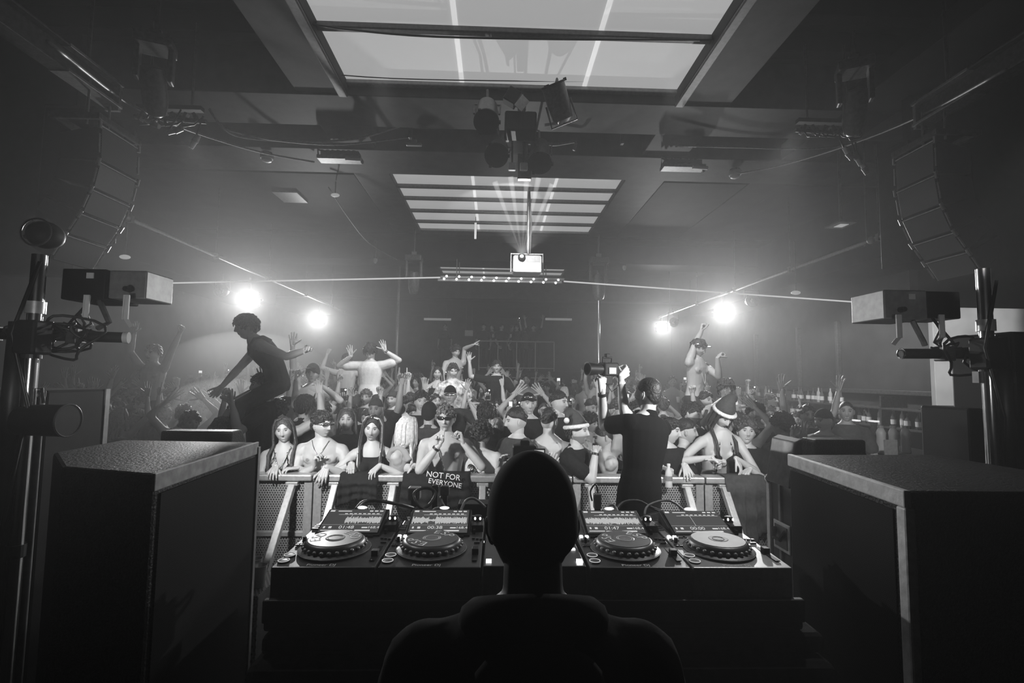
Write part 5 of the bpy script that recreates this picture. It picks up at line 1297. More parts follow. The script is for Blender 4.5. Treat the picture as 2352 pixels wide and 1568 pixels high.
for i, (px, w) in enumerate(((2050, 1), (2078, 2), (2022, 3))):
    p = at(px, 960, 6.3); t = thing('glass_jar', ('leftmost', 'right', 'middle')[(2, 1, 0)[w-1] if False else w % 3]+' tall ribbed glass jar standing on the near end of the bar', 'jar', (p.x, p.y, 1.13))
    MB().lathe([(.05, 0), (.055, .02), (.05, .06), (.055, .12), (.05, .2), (.055, .26), (.03, .32)], n=16).build('glass', M_bot[1], t, smooth=True); MB().cyl((0, 0, .32), (0, 0, .35), .035, n=12).build('lid', M_grey, t)
p = at(2045, 1000, 5.7); MB().box((0, 0, 0), (.16, .01, .24)).build('bar_menu', M_grey, label='pale menu card standing on the near bar end', cat='card').location = (p.x, 5.7, 1.25)
# haze: the air of the hall is thin smoke
w = bpy.data.worlds.new('world'); SC.world = w; w.use_nodes = True
w.node_tree.nodes['Background'].inputs['Color'].default_value = (0, 0, 0, 1)
vs_ = w.node_tree.nodes.new('ShaderNodeVolumeScatter'); vs_.inputs['Density'].default_value = .0115; vs_.inputs['Anisotropy'].default_value = .62; vs_.inputs['Color'].default_value = (1, 1, 1, 1)
w.node_tree.links.new(vs_.outputs[0], w.node_tree.nodes['World Output'].inputs['Volume'])

def smoke(c, r, dens, lab):
    if 'drifting_smoke%.2f' % dens not in MATS:
        m = bpy.data.materials.new('drifting_smoke'); m.use_nodes = True; nt = m.node_tree; nt.nodes.remove(nt.nodes['Principled BSDF']); v_ = nt.nodes.new('ShaderNodeVolumeScatter'); v_.inputs['Density'].default_value = dens; v_.inputs['Anisotropy'].default_value = .4
        nt.links.new(v_.outputs[0], nt.nodes['Material Output'].inputs['Volume']); MATS['drifting_smoke%.2f' % dens] = m
    MB().ell((0, 0, 0), r, n=24, m=16).build('smoke', MATS['drifting_smoke%.2f' % dens], smooth=True, label=lab, cat='smoke', kind='stuff').location = c
smoke(at(520, 950, 5.9), (.75, .5, .42), .32, 'pale smoke drifting over the crowd behind the left wedge speaker')
smoke(at(560, 880, 7.2), (1.3, .7, .75), .12, 'thin smoke cloud rising left of the leaning man in a vest')
lamp('SPOT', (-3.6, 4.2, 3.4), 420, .05, target=(-2.7, 6.0, 1.5), angle=55, blend=.6, name='added_smoke_light')  # unseen spot added to make the left smoke glow
lamp('SPOT', (1.7, 1.3, 3.0), 520, .05, target=(3.75, 3.7, 2.15), angle=30, blend=.5, name='added_board_light')  # unseen spot added to brighten the plywood board

lamp('SPOT', (1.5, 2.35, 3.3), 55, .05, target=(.45, 1.75, 1.45), angle=50, blend=.8, name='added_booth_light')  # unseen spot added above the booth to brighten the players
lamp('SPOT', (-1.5, 2.3, 3.2), 28, .05, target=(-.3, 1.75, 1.45), angle=45, blend=.8, name='added_booth_light')  # second unseen spot added for the left players
lamp('SPOT', (-1.3, .9, 2.0), 14, .05, target=(-1.8, 2.3, 2.25), angle=40, blend=.5, name='added_rig_light')  # unseen spot added to brighten the left laser box and arm
lamp('SPOT', (1.5, .9, 2.1), 5, .05, target=(2.0, 2.3, 2.2), angle=40, blend=.5, name='added_rig_light')  # same added spot for the right laser box
lamp('SPOT', (5.3, 8.6, 3.8), 300, .1, target=(6.95, 9.2, 1.3), angle=110, blend=.6, name='bar_light')  # unseen spot added to brighten the back bar bottles
lamp('SPOT', (.5, 2.3, 3.4), 40, .05, target=(1.75, 2.75, 1.35), angle=32, blend=.5, name='added_case_light')  # unseen spot added to bring out the flight case edges
# ------------------------------------------------------------------ the people one can single out
HEROES = []      # (screen x, world x, world y, anchor phrase or None)
def D(u, f, hand='relaxed', palm=None): return ('d', u, f, hand, palm)
def Wt(px, py, Y, hint, hand='relaxed', palm=None, hd=None): return ('w', at(px, py, Y), hint, hand, palm) + ((hd,) if hd else ())
def hero(px, py, Y, label, anchor=None, floor=0., h=None, **kw):
    Hw = at(px, py, Y)
    if h is None: h = max(.86, min(1.13, (Hw.z-floor-.115)/1.505))
    J = person(label, headfix=Hw, h=h, **kw)
    if floor is not None and abs(J.loc.z-floor) < .14: pass
    HEROES.append((px, J.loc.x, J.loc.y, anchor)); return J
SEAT = (((.42, -.78, -.42), (.10, -.10, -1)), ((-.42, -.78, -.42), (-.10, -.10, -1)))
def rider(px, py, Y, label, clabel, chair='short', ctop='tee', cfemale=False, clod=1, cfloor=0., carm=None, **kw):
    J = person(label, headfix=at(px, py, Y), legs=SEAT, **kw)
    HEROES.append((px, J.loc.x, J.loc.y, None))
    pelvis = J.M @ V((0, 0, .93*J.h)); f = J.M.to_3x3() @ V((0, -1, 0)); hc = pelvis+f*.14+V((0, 0, -.02))
    ch = max(.86, min(1.16, (hc.z-cfloor-.115)/1.505)); rz = kw.get('rz', 0)
    hc.z = max(hc.z if ch < 1.16 else hc.z, 0)
    up = carm or D((.45, -.5, -.4), (-.35, -.2, 1), 'grip')
    up2 = D((-up[1][0], up[1][1], up[1][2]), (-up[2][0], up[2][1], up[2][2]), 'grip')
    person(clabel, headfix=hc, h=ch, rz=rz, lod=clod, top=ctop, hair=chair, female=cfemale, armp=up, armn=up2)
    return J
rail = (0, 0, 0)
dn = (0, .2, -1)
# front row, left to right
hero(652, 988, 4.50, 'smiling woman in a black bikini top and beads leaning on the barrier at far left', 'woman in beads', female=True, rz=8, lean=(.0, -.12), head=(6, 4, -6), mouth='smile', top='bikini', topmat=M_tee_b, bottom='skirt',
     hair='long', hairmat=M_hair_m, armn=Wt(634, 1070, 4.36, (-.6, .3, -.6), 'drape', (0, 0, -1), (0, -1, -.4)), armp=Wt(684, 1074, 4.42, (.7, .2, -.6), 'relaxed', (0, 0, -1), (-.8, -.4, 0)),
     extras=(ex_long_hair(M_hair_m, True, .36, 3, None, 64), ex_necklace(True, .22, M_white), ex_necklace(True, .34, M_gold)))
hero(740, 975, 4.52, 'bare-chested young man in wraparound sunglasses looking right, hand hanging over the barrier', 'man in wraparound sunglasses', rz=4, lean=(.02, -.14), head=(52, 2, -4), mouth='smile', hair='short', muscle=1.1,
     armp=Wt(750, 1072, 4.30, (.6, .3, -.5), 'drape', (0, 1, 0), (-.2, -.5, -.8)), armn=Wt(722, 1072, 4.40, (-.7, .1, -.7), 'grip', (.8, 0, 0), (.1, -.2, 1)),
     extras=(ex_sunglasses('eyes', True), ex_necklace(False, .42)))
hero(856, 984, 4.50, 'woman with very long dark hair and bleached strands shouting, both hands on the barrier', 'long-haired shouting woman', female=True, rz=2, lean=(.0, -.10), head=(4, 6, 5), mouth='open', top='crop', topmat=M_tee_b, bottom='skirt', botmat=M_tee_b, hair='long',
     armn=Wt(808, 1064, 4.38, (-.7, .3, -.4), 'grip', (0, 0, -1), (.1, -1, -.5)), armp=Wt(872, 1068, 4.36, (.8, .2, -.4), 'drape', (0, 0, -1), (-.5, -.7, -.5)),
     extras=(ex_long_hair(M_hair_d, True, .50, 5, M_hair_l, 80), ex_wrist(-1, M_gold, .015, 'bracelet')))
hero(935, 986, 4.52, 'woman with long blond hair turned away, bare arm along the barrier', 'blond woman', female=True, rz=72, lean=(0, -.05), head=(70, 4, 0), top='tank', topmat=mat('pale_grey_cotton', .3, .8, bump=.4, scale=20), bottom='skirt', hair='long', hairmat=M_hair_l,
     armn=Wt(952, 1068, 4.34, (.5, -.3, -.9), 'drape', (0, 0, -1), (.3, .5, -.8)), armp=D((.3, -.2, -.9), (-.3, -.9, -.1), 'relaxed'),
     extras=(ex_long_hair(M_hair_l, True, .40, 9, None, 90), ex_wrist(-1, M_gold, .03, 'bracelet')))
def chain(o, J):
    a = [J.spine(.50)+J.X*-.06-J.Y*.04, J.spine(.40)-J.X*.045-J.Y*.135, J.spine(.25)+J.X*.0-J.Y*.125, J.spine(.08)+J.X*.05-J.Y*.125]
    m = MB(); m.v = []; 
    for p, q in zip(a[:-1], a[1:]): m.cap(p, q, .013, .013, n=8, flat=.3, up=tuple(J.X))
    s = m.build('chest_strap', mat('checked_strap', .05, .6, noise=1., scale=120), o, smooth=True)
    m = MB()
    for i in range(13):
        t_ = i/12*2.999; k = int(t_); p = a[k].lerp(a[k+1], t_-k)-J.Y*.005; m.box(p, (.012, .006, .010))
    m.build('strap_print', M_white, s)
hero(1024, 962, 4.50, 'bare-chested man in dark sunglasses facing the stage, one finger raised', 'man raising one finger', rz=0, lean=(.0, -.08), head=(-2, 0, 0), mouth='closed', hair='short', hairmat=mat('light_brown_hair', .12, .5, bump=.8, noise=.4, scale=60), muscle=1.15,
     armn=Wt(1006, 1024, 4.28, (-.6, .1, -.8), 'point', (.3, -1, 0), (.15, -.1, 1)), armp=Wt(1064, 1018, 4.40, (.7, .1, -.8), 'grip', (-.9, -.2, 0), (-.25, -.1, 1)),
     extras=(ex_sunglasses('eyes'), chain, ex_wrist(-1, M_rub, .02, 'wristband')))
def printpatch(o, J):
    m = MB(); rs = random.Random(3); c = J.spine(.28)+J.X*.0+J.Y*.128
    for i in range(16):
        p = c+J.X*rs.uniform(-.07, .07)+V((0, 0, rs.uniform(-.09, .09))); q = [p+J.X*.03*math.cos(a)+V((0, 0, .028*math.sin(a)))+J.Y*(.006*math.sin(a)) for a in np.linspace(0, 5, 9)]
        m.tube(q, .0035, 5)
    m.build('shirt_print', M_tee_b, o, smooth=True)
hero(1106, 1000, 4.62, 'person with dark curly hair in a white printed t-shirt bending away from the stage', 'curly-haired person in white', rz=150, lean=(.12, -.15), head=(10, 15, 0), top='tee', topmat=M_tee_w, hair='curly',
     armp=Wt(1075, 1060, 4.75, (-.5, .2, -1), 'relaxed'), armn=Wt(1146, 1072, 4.40, (.5, -.3, -.8), 'drape', (0, 0, -1)), extras=(printpatch,))
hero(1186, 968, 4.62, 'man in dark grey t-shirt in profile looking left, just left of the DJ head', 'man in dark grey', rz=-50, lean=(0, -.03), head=(-32, 4, 0), top='tee', topmat=M_tee_g, hair='fade', armp=D((.2, -.3, -.9), (-.2, -.9, -.2), 'drape'), armn=D((-.2, -.3, -.9), (.3, -.9, -.1)))
hero(1262, 968, 4.70, 'bare-backed man with short dark hair facing away, right of the DJ head', 'bare-backed man', rz=155, head=(-8, 0, 0), hair='fade', muscle=1.2, lean=(0, -.03), armp=D((.5, -.2, -1), (-.1, -.6, -.8)), armn=Wt(1272, 1068, 4.42, (.4, -.2, -1), 'relaxed'), extras=(ex_necklace(False, .44, M_white),))
hero(1326, 992, 4.48, 'shouting bearded man in a santa hat and black t-shirt reaching right', 'man in a santa hat', rz=55, lean=(0, -.05), head=(12, -4, 0), mouth='open', beard=.5, top='tee', topmat=M_tee_b, hair='short',
     armn=Wt(1368, 1036, 4.34, (-.2, -.2, -1), 'grip', (0, 0, -1), (.8, .2, .3)), armp=D((.3, -.5, -.8), (-.2, -1, .1), 'relaxed'), extras=(ex_santa(-1), ex_wrist(-1, M_rub, .02)))
hero(1385, 1004, 4.70, 'bare-shouldered man with cropped hair half hidden behind the videographer', 'crop-haired man', rz=-75, head=(-10, 12, 0), hair='buzz', mouth='closed', muscle=1.1, armn=D((-.3, -.1, -1), (0, -.7, -.4)), armp=Wt(1360, 1040, 4.8, (.2, 0, -1), 'relaxed'))
# videographer in the pit
MB().span((.55, 3.0, .035), (1.5, 3.32, .25)).build('pit_step', M_black, bevel=.01, label='low black step in the pit under the videographer', cat='step')
J = hero(1488, 906, 3.42, 'videographer in a black t-shirt seen from behind holding a camera up high', 'videographer', floor=.25, rz=212, head=(8, -12, 0), beard=.6, top='longtee' if False else 'tee', topmat=mat('videographer_shirt', .006, .95, spec=.08), hair='buzz', build=.92, lean=(-.17, 0),
     armp=Wt(1383, 898, 3.50, (-.2, -.5, -.6), 'grip', (0, -1, .3), (.0, 0, 1)), armn=Wt(1425, 866, 3.55, (.9, -.2, -.3), 'grip', (.2, -.6, 0), (-.8, 0, .5)), extras=(ex_wrist(-1, M_white, .02, 'wristband', .8), ex_wrist(1, M_rub, .02, 'watch')))
cp = at(1392, 848, 3.55); t = thing('video_camera', 'black video camera with a big lens held up by the videographer', 'camera', cp, R(25))
MB().box((.02, 0, 0), (.13, .09, .10)).build('body', M_black, t, bevel=.012); MB().lathe([(.036, 0), (.040, .05), (.046, .09), (.048, .12), (.042, .12), (.02, .10)], o=(-.045, 0, 0), axis=(-1, .0, 0), n=24).build('lens', M_rub, t, auto=40)
MB().tube([(-.03, 0, .05), (-.03, 0, .085), (.05, 0, .085), (.05, 0, .05)], .008, 6).build('top_handle', M_black, t); MB().box((.01, 0, .10), (.035, .03, .03)).build('viewfinder', M_black, t, bevel=.005)
MB().box((.02, -.05, -.01), (.062, .006, .045)).build('rear_screen', mat('camera_screen', .3, .3, emit=.10), t); MB().span((-.02, -.03, -.11), (.04, .03, -.055)).build('battery_plate', M_black, t, bevel=.005)
MB().tube([(.07, -.03, -.03), (.09, -.04, -.12), (.02, -.04, -.16), (-.03, -.04, -.10)], .004, 5).build('strap', M_rub, t, smooth=True)
def badge(o, J):
    m = MB(); c = J.spine(.22)-J.Y*.128-J.X*.02; m.cap(c, c+V((0, 0, .10)), .006, .005, n=6, flat=.4); m.cap(c-V((0, 0, .02)), c+V((0, 0, .01)), .020, .014, n=8, flat=.3); m.build('shirt_print', M_white, o, smooth=True)
hero(1536, 990, 4.50, 'young man in a black t-shirt with a small white print looking right over the barrier', 'white-print tee man', rz=22, lean=(0, -.10), head=(40, 4, 0), top='tee', topmat=M_tee_b, hair='short',
     armn=Wt(1520, 1072, 4.36, (-.5, .1, -.8), 'fist', (0, 0, -1), (.6, -.5, -.2)), armp=Wt(1572, 1066, 4.38, (.6, .1, -.8), 'drape', (0, 0, -1), (-.3, -.7, -.5)), extras=(badge,))
hero(1576, 992, 4.85, 'bare-chested young man in profile just behind the man with the white print', None, rz=50, head=(25, 0, 0), hair='fade', lean=(0, -.05), armn=D((-.2, -.2, -1), (.1, -.9, -.5)), armp=D((.2, -.4, -.9), (-.2, -.8, .5), 'grip'))
hero(1660, 955, 4.55, 'woman in a santa hat and dark bikini top bending over the barrier', 'woman in a santa hat', h=1.12, female=True, rz=5, lean=(.0, -.16), bend=(0, -.10), head=(10, 34, 4), top='bikini', topmat=M_tee_b, bottom='shorts', hair='long',
     armn=Wt(1636, 1050, 4.34, (-.7, .3, -.3), 'grip', (0, 0, -1), (.5, -.3, -.5)), armp=Wt(1690, 1052, 4.38, (.7, .2, -.4), 'drape', (0, 0, -1), (.3, -.3, -.8)), extras=(ex_santa(1), ex_long_hair(M_hair_d, True, .30, 12, None, 50)))
hero(1714, 992, 4.62, 'laughing man with curly hair in a black t-shirt, forearm along the barrier', 'laughing curly-haired man', rz=-8, lean=(0, -.06), head=(-8, -6, 5), mouth='open', top='tee', topmat=M_tee_b, hair='curly', hairmat=M_hair_m,
     armn=Wt(1662, 1060, 4.34, (-.2, .1, -1), 'open', (0, 0, -1), (-1, -.1, .2)), armp=Wt(1722, 1076, 4.40, (.7, .2, -.7), 'fist', (0, 0, -1), (-.5, -.4, -.3)), extras=(ex_wrist(-1, M_gold, .012, 'bracelet'),))
def sash(o, J):
    m = MB(); a = [J.spine(.51)-J.X*.08, J.spine(.47)-J.X*.07+J.Y*.10, J.spine(.32)+J.X*.0+J.Y*.135, J.spine(.12)+J.X*.10+J.Y*.12]
    for i in range(30):
        t_ = i/29*2.999; k = int(t_); m.ell(a[k].lerp(a[k+1], t_-k), (.010, .010, .010), n=6, m=4)
    m.build('chain_strap', M_gold, o, smooth=True)
hero(1794, 978, 4.95, 'man seen from behind in a dark vest with a chain strap over his shoulder', 'man with a chain strap', rz=195, head=(15, 0, 0), top='tee', topmat=M_tee_g, hair='curly', hairmat=M_hair_m, extras=(sash,), armp=D((.3, -.1, -1), (.0, -.6, -.8)), armn=D((-.3, -.1, -1), (0, -.6, -.8)))
hero(1862, 1046, 4.45, 'person mostly hidden behind the tilted box with both bare tattooed forearms held up', None, h=.9, rz=-20, top='tee', topmat=M_tee_b, hair='short', armn=Wt(1822, 1005, 4.3, (-.6, -.1, -1), 'grip', (0, -.5, .3), (.3, 0, 1)), armp=Wt(1836, 1000, 4.3, (.2, -.3, -1), 'open', (0, -1, 0), (.1, 0, 1)))
hero(1892, 966, 5.2, 'man in a cap looking left, standing farthest right by the bar', 'capped man by the bar', rz=-55, head=(-20, 6, 0), top='tee', topmat=mat('pale_grey_cotton', .3, .8), hair='cap', hairmat=M_tee_g, armp=D((.3, -.2, -1), (-.2, -.9, -.2)), armn=D((-.2, -.2, -1), (.1, -.9, .1)))
# second rank
hero(640, 944, 5.2, 'bare-shouldered man with dark hair seen from behind, one arm stretched up', 'man stretching one arm up', rz=188, head=(0, 5, 0), hair='short', muscle=1.1, armp=Wt(604, 880, 5.15, (-.8, .1, -.3), 'open', (0, 1, 0), (.1, 0, 1)), armn=D((-.8, -.2, .5), (.2, -.3, 1), 'open'))
hero(512, 990, 4.95, 'bare-armed person in the smoke reaching both hands up by the left wedge speaker', None, rz=175, head=(0, 0, 0), hair='mop', hairmat=M_hair_m, armp=Wt(540, 916, 5.0, (.2, 0, -.8), 'open', (0, 1, 0), (.05, 0, 1)), armn=Wt(574, 930, 5.1, (.8, 0, -.6), 'fist', (0, 1, 0), (.3, 0, 1)), extras=(ex_wrist(1, M_gold, .02, 'bracelet'),))
hero(968, 922, 5.7, 'young man with short dark hair facing the stage, above and right of the blond woman', None, rz=8, head=(8, 4, 0), top='tee', topmat=M_tee_b, hair='short')
hero(986, 950, 5.35, 'person in a dark cap seen from behind, left of the man raising a finger', None, rz=175, top='tee', topmat=M_tee_g, hair='full_cap', hairmat=M_tee_b)
hero(1034, 908, 6.2, 'man in a dark cap and flashing sunglasses pointing sideways above the crowd', None, rz=0, h=1.13, top='tee', topmat=M_tee_g, hair='cap', hairmat=M_tee_b, armp=Wt(1080, 925, 6.0, (.5, 0, -1), 'point', (0, 0, -1), (1, 0, 0)), extras=(ex_sunglasses('eyes', True), ex_peak))
hero(1118, 950, 5.4, 'person with messy dark hair turned away behind the curly-haired person in white', None, rz=160, top='tee', topmat=M_tee_b, hair='mop')
hero(1214, 928, 5.3, 'man in a dark cap with lifted sunglasses directly above the DJ head', None, rz=10, top='tee', topmat=M_tee_b, hair='cap', hairmat=M_tee_b, mouth='open', extras=(ex_sunglasses('up', True), ex_peak))
hero(1283, 925, 5.4, 'man in profile looking right between the bare-backed man and the santa hat', None, rz=35, head=(25, 0, 0), top='tee', topmat=M_tee_b, hair='fade')
hero(1590, 950, 5.2, 'bearded man in black looking right, beside the woman in the santa hat', None, rz=25, head=(20, 4, 0), beard=.7, top='tee', topmat=M_tee_b, hair='short')
hero(1668, 893, 6.1, 'dancer with silver goggles on the forehead behind the woman in the santa hat', None, rz=0, h=1.13, hair='mop', hairmat=M_hair_m, armp=D((.8, -.2, -.5), (.2, -.5, -.8)), armn=D((-.6, -.4, -.2), (-.2, -.2, 1), 'fist'), extras=(ex_visor,))
hero(1735, 950, 5.4, 'dark-haired man looking left behind the laughing man', None, rz=-30, top='tee', topmat=M_tee_b, hair='mop')
hero(700, 935, 5.5, 'dark-haired person in black seen from behind, above the wraparound sunglasses', None, rz=170, top='tee', topmat=M_tee_b, hair='mop')
# raised on shoulders
def vest(o, J): pass
rider(566, 752, 5.0, 'man in a loose dark vest leaning left high above the crowd, arm stretched out right', 'dark-haired man carrying the leaning man in a vest on his shoulders', lod=0, rz=-62, lean=(0, -.22), bend=(0, -.60), head=(4, 8, 0), mouth='closed', top='tank', topmat=mat('dark_vest', .035, .9, bump=.4, scale=15), hair='mop',
      armp=Wt(706, 803, 4.80, (.1, .3, -.3), 'point', (0, -.3, -1), (1, 0, .25)), armn=D((-.4, -.6, -.8), (.1, -.6, -.8), 'relaxed'), extras=(ex_necklace(False, .42),), clod=0)
def cross_strap(o, J):
    m = MB(); a = [J.spine(.50)+J.X*.08, J.spine(.38)+J.X*.06-J.Y*.125, J.spine(.22)-J.X*.03-J.Y*.118, J.spine(.08)-J.X*.12-J.Y*.08]
    for p, q in zip(a[:-1], a[1:]): m.cap(p, q, .022, .022, n=8, flat=.25, up=tuple(J.X))
    m.build('cross_body_strap', M_tee_b, o, smooth=True)
rider(718, 858, 6.1, 'bare-chested man in a cap with a cross-body strap, one hand raised high', 'man in black carrying the bare-chested man in a cap', lod=0, rz=4, head=(4, -4, 0), mouth='open', hair='full_cap', hairmat=M_tee_g, muscle=1.1,
      armn=Wt(672, 795, 6.0, (-.8, 0, -.3), 'open', (0, -1, 0), (.0, 0, 1)), armp=Wt(742, 888, 5.9, (.8, 0, -.6), 'fist', (0, 0, -1), (-.4, -.2, .5)), extras=(cross_strap, ex_peak))
rider(851, 808, 7.5, 'man in a white t-shirt on shoulders, head bowed and both arms up', 'man in black carrying the man in a white t-shirt', lod=0, rz=-4, head=(0, 32, 0), top='tee', topmat=M_tee_w, hair='mop', armp=Wt(884, 805, 7.4, (.9, .1, -.2), 'open', (0, -1, 0), (-.3, 0, 1)), armn=Wt(806, 818, 7.4, (-.8, .1, -.4), 'open', (0, -1, 0), (-.2, 0, 1)), extras=(ex_wrist(1, M_chrome, .03, 'watch'),))
rider(797, 828, 8.8, 'bare-backed man on shoulders facing away with both fists up, left of the white t-shirt', 'man in black carrying the bare-backed man with raised fists', lod=0, rz=180, hair='short', armp=D((.9, -.1, .3), (-.35, 0, 1), 'fist'), armn=D((-.9, -.1, .2), (.3, 0, 1), 'fist'), chair='mop')
rider(1604, 800, 6.4, 'bare-chested man in ski goggles on shoulders punching one fist up beside the blazing light', 'bearded man carrying the bare-chested man in goggles', lod=0, rz=35, head=(5, 18, 0), hair='short', hairmat=M_hair_m, muscle=1.15, lean=(.05, -.05), armn=Wt(1614, 752, 6.5, (-.7, .2, .5), 'fist', (0, -1, 0), (.4, 0, .8)), armp=Wt(1648, 822, 6.2, (.2, -.2, -1), 'grip', (0, -.4, -1), (.6, 0, .5)),
      extras=(ex_visor, ex_necklace(False, .2, M_white)))
rider(1047, 808, 9.6, 'slim bare-chested person on shoulders leaning over and pointing up right', 'person carrying the slim pointing dancer', lod=0, rz=20, lean=(.05, -.1), head=(10, 10, 0), hair='curly', armp=Wt(1086, 792, 9.5, (0, 0, 1), 'point', (0, 0, -1), (.8, 0, .6)), armn=D((-.3, -.4, -.8), (.1, -.4, -1)))
rider(1041, 852, 7.8, 'man in a white floral t-shirt on shoulders, looking down', 'man in black carrying the man in the white floral t-shirt', lod=0, rz=8, head=(5, 14, 0), top='tee', topmat=mat('floral_cotton', .55, .85, noise=.8, scale=16), hair='short', armp=D((.4, -.3, -1), (-.1, -.5, -.9)), armn=D((-.4, -.3, -1), (.2, -.5, -.9)))
rider(1005, 858, 8.4, 'bare-shouldered woman on shoulders, left of the white floral t-shirt', 'person carrying the bare-shouldered woman', lod=0, female=True, rz=5, top='crop', topmat=M_tee_b, hair='long', armp=D((.3, -.3, -1), (-.2, -.8, .2)), armn=D((-.5, -.2, -1), (.4, -.8, -.2)), extras=(ex_long_hair(M_hair_d, False, .3, 20, None, 20),))
rider(1141, 843, 8.6, 'smiling man in a black t-shirt raised above the others near the hall centre', 'person carrying the smiling man in black', lod=0, rz=0, mouth='smile', top='tee', topmat=M_tee_b, hair='short', armp=D((.5, -.2, -.9), (.3, -.5, .6), 'fist'), armn=D((-.9, -.1, .2), (-.1, 0, 1), 'open'))
rider(352, 812, 6.8, 'hazy figure on shoulders at far left with both arms spread up in a V', 'person carrying the hazy figure with arms spread', lod=0, rz=-10, hair='short', top=None, armp=D((.5, -.1, 1), (.45, 0, 1), 'fist'), armn=D((-.6, -.1, .8), (.15, 0, 1), 'open'))

# bottle hanging from a hand over the barrier
p = at(1536, 1092, 4.26); t = thing('water_bottle', 'clear plastic water bottle dangling over the barrier from the white-print tee man', 'bottle', p)
MB().lathe([(.028, -.10), (.031, -.095), (.029, -.05), (.031, .0), (.029, .03), (.012, .07), (.012, .085)], n=18).build('bottle_wall', M_cup, t, smooth=True); MB().cyl((0, 0, .083), (0, 0, .10), .015, n=12).build('cap', M_white, t); MB().cyl((0, 0, -.04), (0, 0, .0), .0318, n=18).build('label', M_grey, t)
# the DJ
def ex_hood(o, J):
    m = MB(); m.tube([J.spine(.505)+J.X*.095*math.cos(q)+J.Y*(.085*math.sin(q)+.015)+V((0, 0, .022*math.sin(q))) for q in np.linspace(0, 2*PI, 30, endpoint=False)], .036, 10, closed=True)
    m.ell(J.spine(.44)+J.Y*.12, (.10, .035, .06), None, 16, 10); m.build('hood', M_dj, o, smooth=True)
M_dj = mat('dj_shirt', .006, .95, bump=.2, scale=20, spec=.06)
person('DJ seen from behind as a black silhouette, head bowed over the players', headfix=at(1222, 1205, .93), h=.97, rz=180, lean=(0, -.10), bend=(0, -.14), head=(0, 14, 0), top='longtee', topmat=M_dj, hair='full_cap', hairmat=mat('dj_beanie', .006, .9, spec=.08), skin=mat('skin_dj_shaded', .05, .6, tone=True), build=1.05, extras=(ex_hood,),  # DJ skin darkened, putting the missing light into the colour
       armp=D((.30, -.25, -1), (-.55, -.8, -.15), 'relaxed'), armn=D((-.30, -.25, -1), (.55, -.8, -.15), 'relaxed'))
HEROES.append((1222, .05, .9, None))
# second camera peeping over the DJ's head, on a monopod in the pit
p = at(1205, 1040, 3.1); t = thing('photo_camera', 'black camera with a small lit screen poking up behind the DJ head', 'camera', (p.x, p.y, .0)); z = p.z
MB().box((0, 0, z), (.15, .09, .10)).build('body', M_black, t, bevel=.015); MB().box((-.0, 0, z+.06), (.06, .06, .04)).build('viewfinder', M_black, t, bevel=.008)
MB().cyl((-.03, .04, z), (-.03, .14, z), .038, .042, 20).build('lens', M_rub, t, auto=40); MB().box((.085, -.05, z+.01), (.075, .012, .05)).build('flip_screen_frame', M_black, t)
MB().box((.085, -.058, z+.012), (.060, .004, .030)).build('flip_screen', mat('flip_screen', .4, .3, emit=.55), t); MB().cyl((0, 0, 0), (0, 0, z-.05), .018).build('monopod', M_steel, t, auto=40)

# ------------------------------------------------------------------ the rest of the crowd: one of each kind, then copies
PO = {'arms up': (D((.5, -.2, 1), (.15, -.1, 1), 'open'), D((-.5, -.2, 1), (-.15, -.1, 1), 'open')),
      'fists up': (D((.25, -.3, 1), (-.05, .0, 1), 'fist'), D((-.3, -.3, .9), (.1, 0, 1), 'fist')),
      'finger up': (D((.4, -.4, .9), (.1, -.1, 1), 'point'), D((-.25, -.2, -1), (.2, -.8, -.1), 'relaxed')),
      'one hand up': (D((.25, -.2, -1), (-.1, -.8, .1), 'relaxed'), D((-.6, -.2, .8), (.0, .1, 1), 'open')),
      'holding a drink': (D((.2, -.3, -1), (-.2, -.9, .5), 'grip'), D((-.25, -.1, -1), (.1, -.6, -.7), 'relaxed')),
      'phone up': (D((.3, -.8, .4), (-.15, -.3, 1), 'grip'), D((-.2, -.1, -1), (.1, -.7, -.4), 'relaxed')),
      'hands overhead': (D((.7, -.3, .8), (-.75, -.1, .8), 'open'), D((-.7, -.3, .8), (.75, -.1, .8), 'open')),
      'arms down': (D((.3, -.1, -1), (0, -.5, -.8)), D((-.3, -.1, -1), (0, -.5, -.8)))}
KIND = [  # noun, sex, top, hair, pose, hair material, mouth
    ('man', 0, 'tee', 'short', 'arms up', M_hair_d, 'open'), ('bare-chested man', 0, None, 'fade', 'fists up', M_hair_d, 'open'), ('long-haired woman', 1, 'crop', 'long', 'one hand up', M_hair_m, 'smile'),
    ('capped man', 0, 'tee', 'cap', 'finger up', M_tee_g, 'smile'), ('curly-haired bare-chested man', 0, None, 'curly', 'holding a drink', M_hair_d, 'open'), ('long-haired woman', 1, 'tee', 'long', 'holding a drink', M_hair_d, 'smile'),
    ('man', 0, 'tee', 'short', 'holding a drink', M_hair_m, 'smile'), ('shaggy-haired man', 0, 'tee', 'mop', 'phone up', M_hair_d, 'closed'), ('blond woman', 1, 'crop', 'long', 'phone up', M_hair_l, 'smile'),
    ('bare-chested man', 0, None, 'short', 'hands overhead', M_hair_m, 'smile'), ('short-haired man', 0, 'tee', 'fade', 'arms down', M_hair_d, 'closed'), ('curly-haired man', 0, 'tee', 'curly', 'finger up', M_hair_m, 'open'),
    ('long-haired woman', 1, 'tee', 'long', 'arms down', M_hair_m, 'closed'), ('man in a vest', 0, 'tank', 'short', 'hands overhead', M_hair_d, 'open'), ('bare-chested man', 0, None, 'short', 'holding a drink', M_hair_d, 'smile'),
    ('cropped-haired man', 0, 'tee', 'buzz', 'arms down', M_hair_d, 'open')]
PR = []
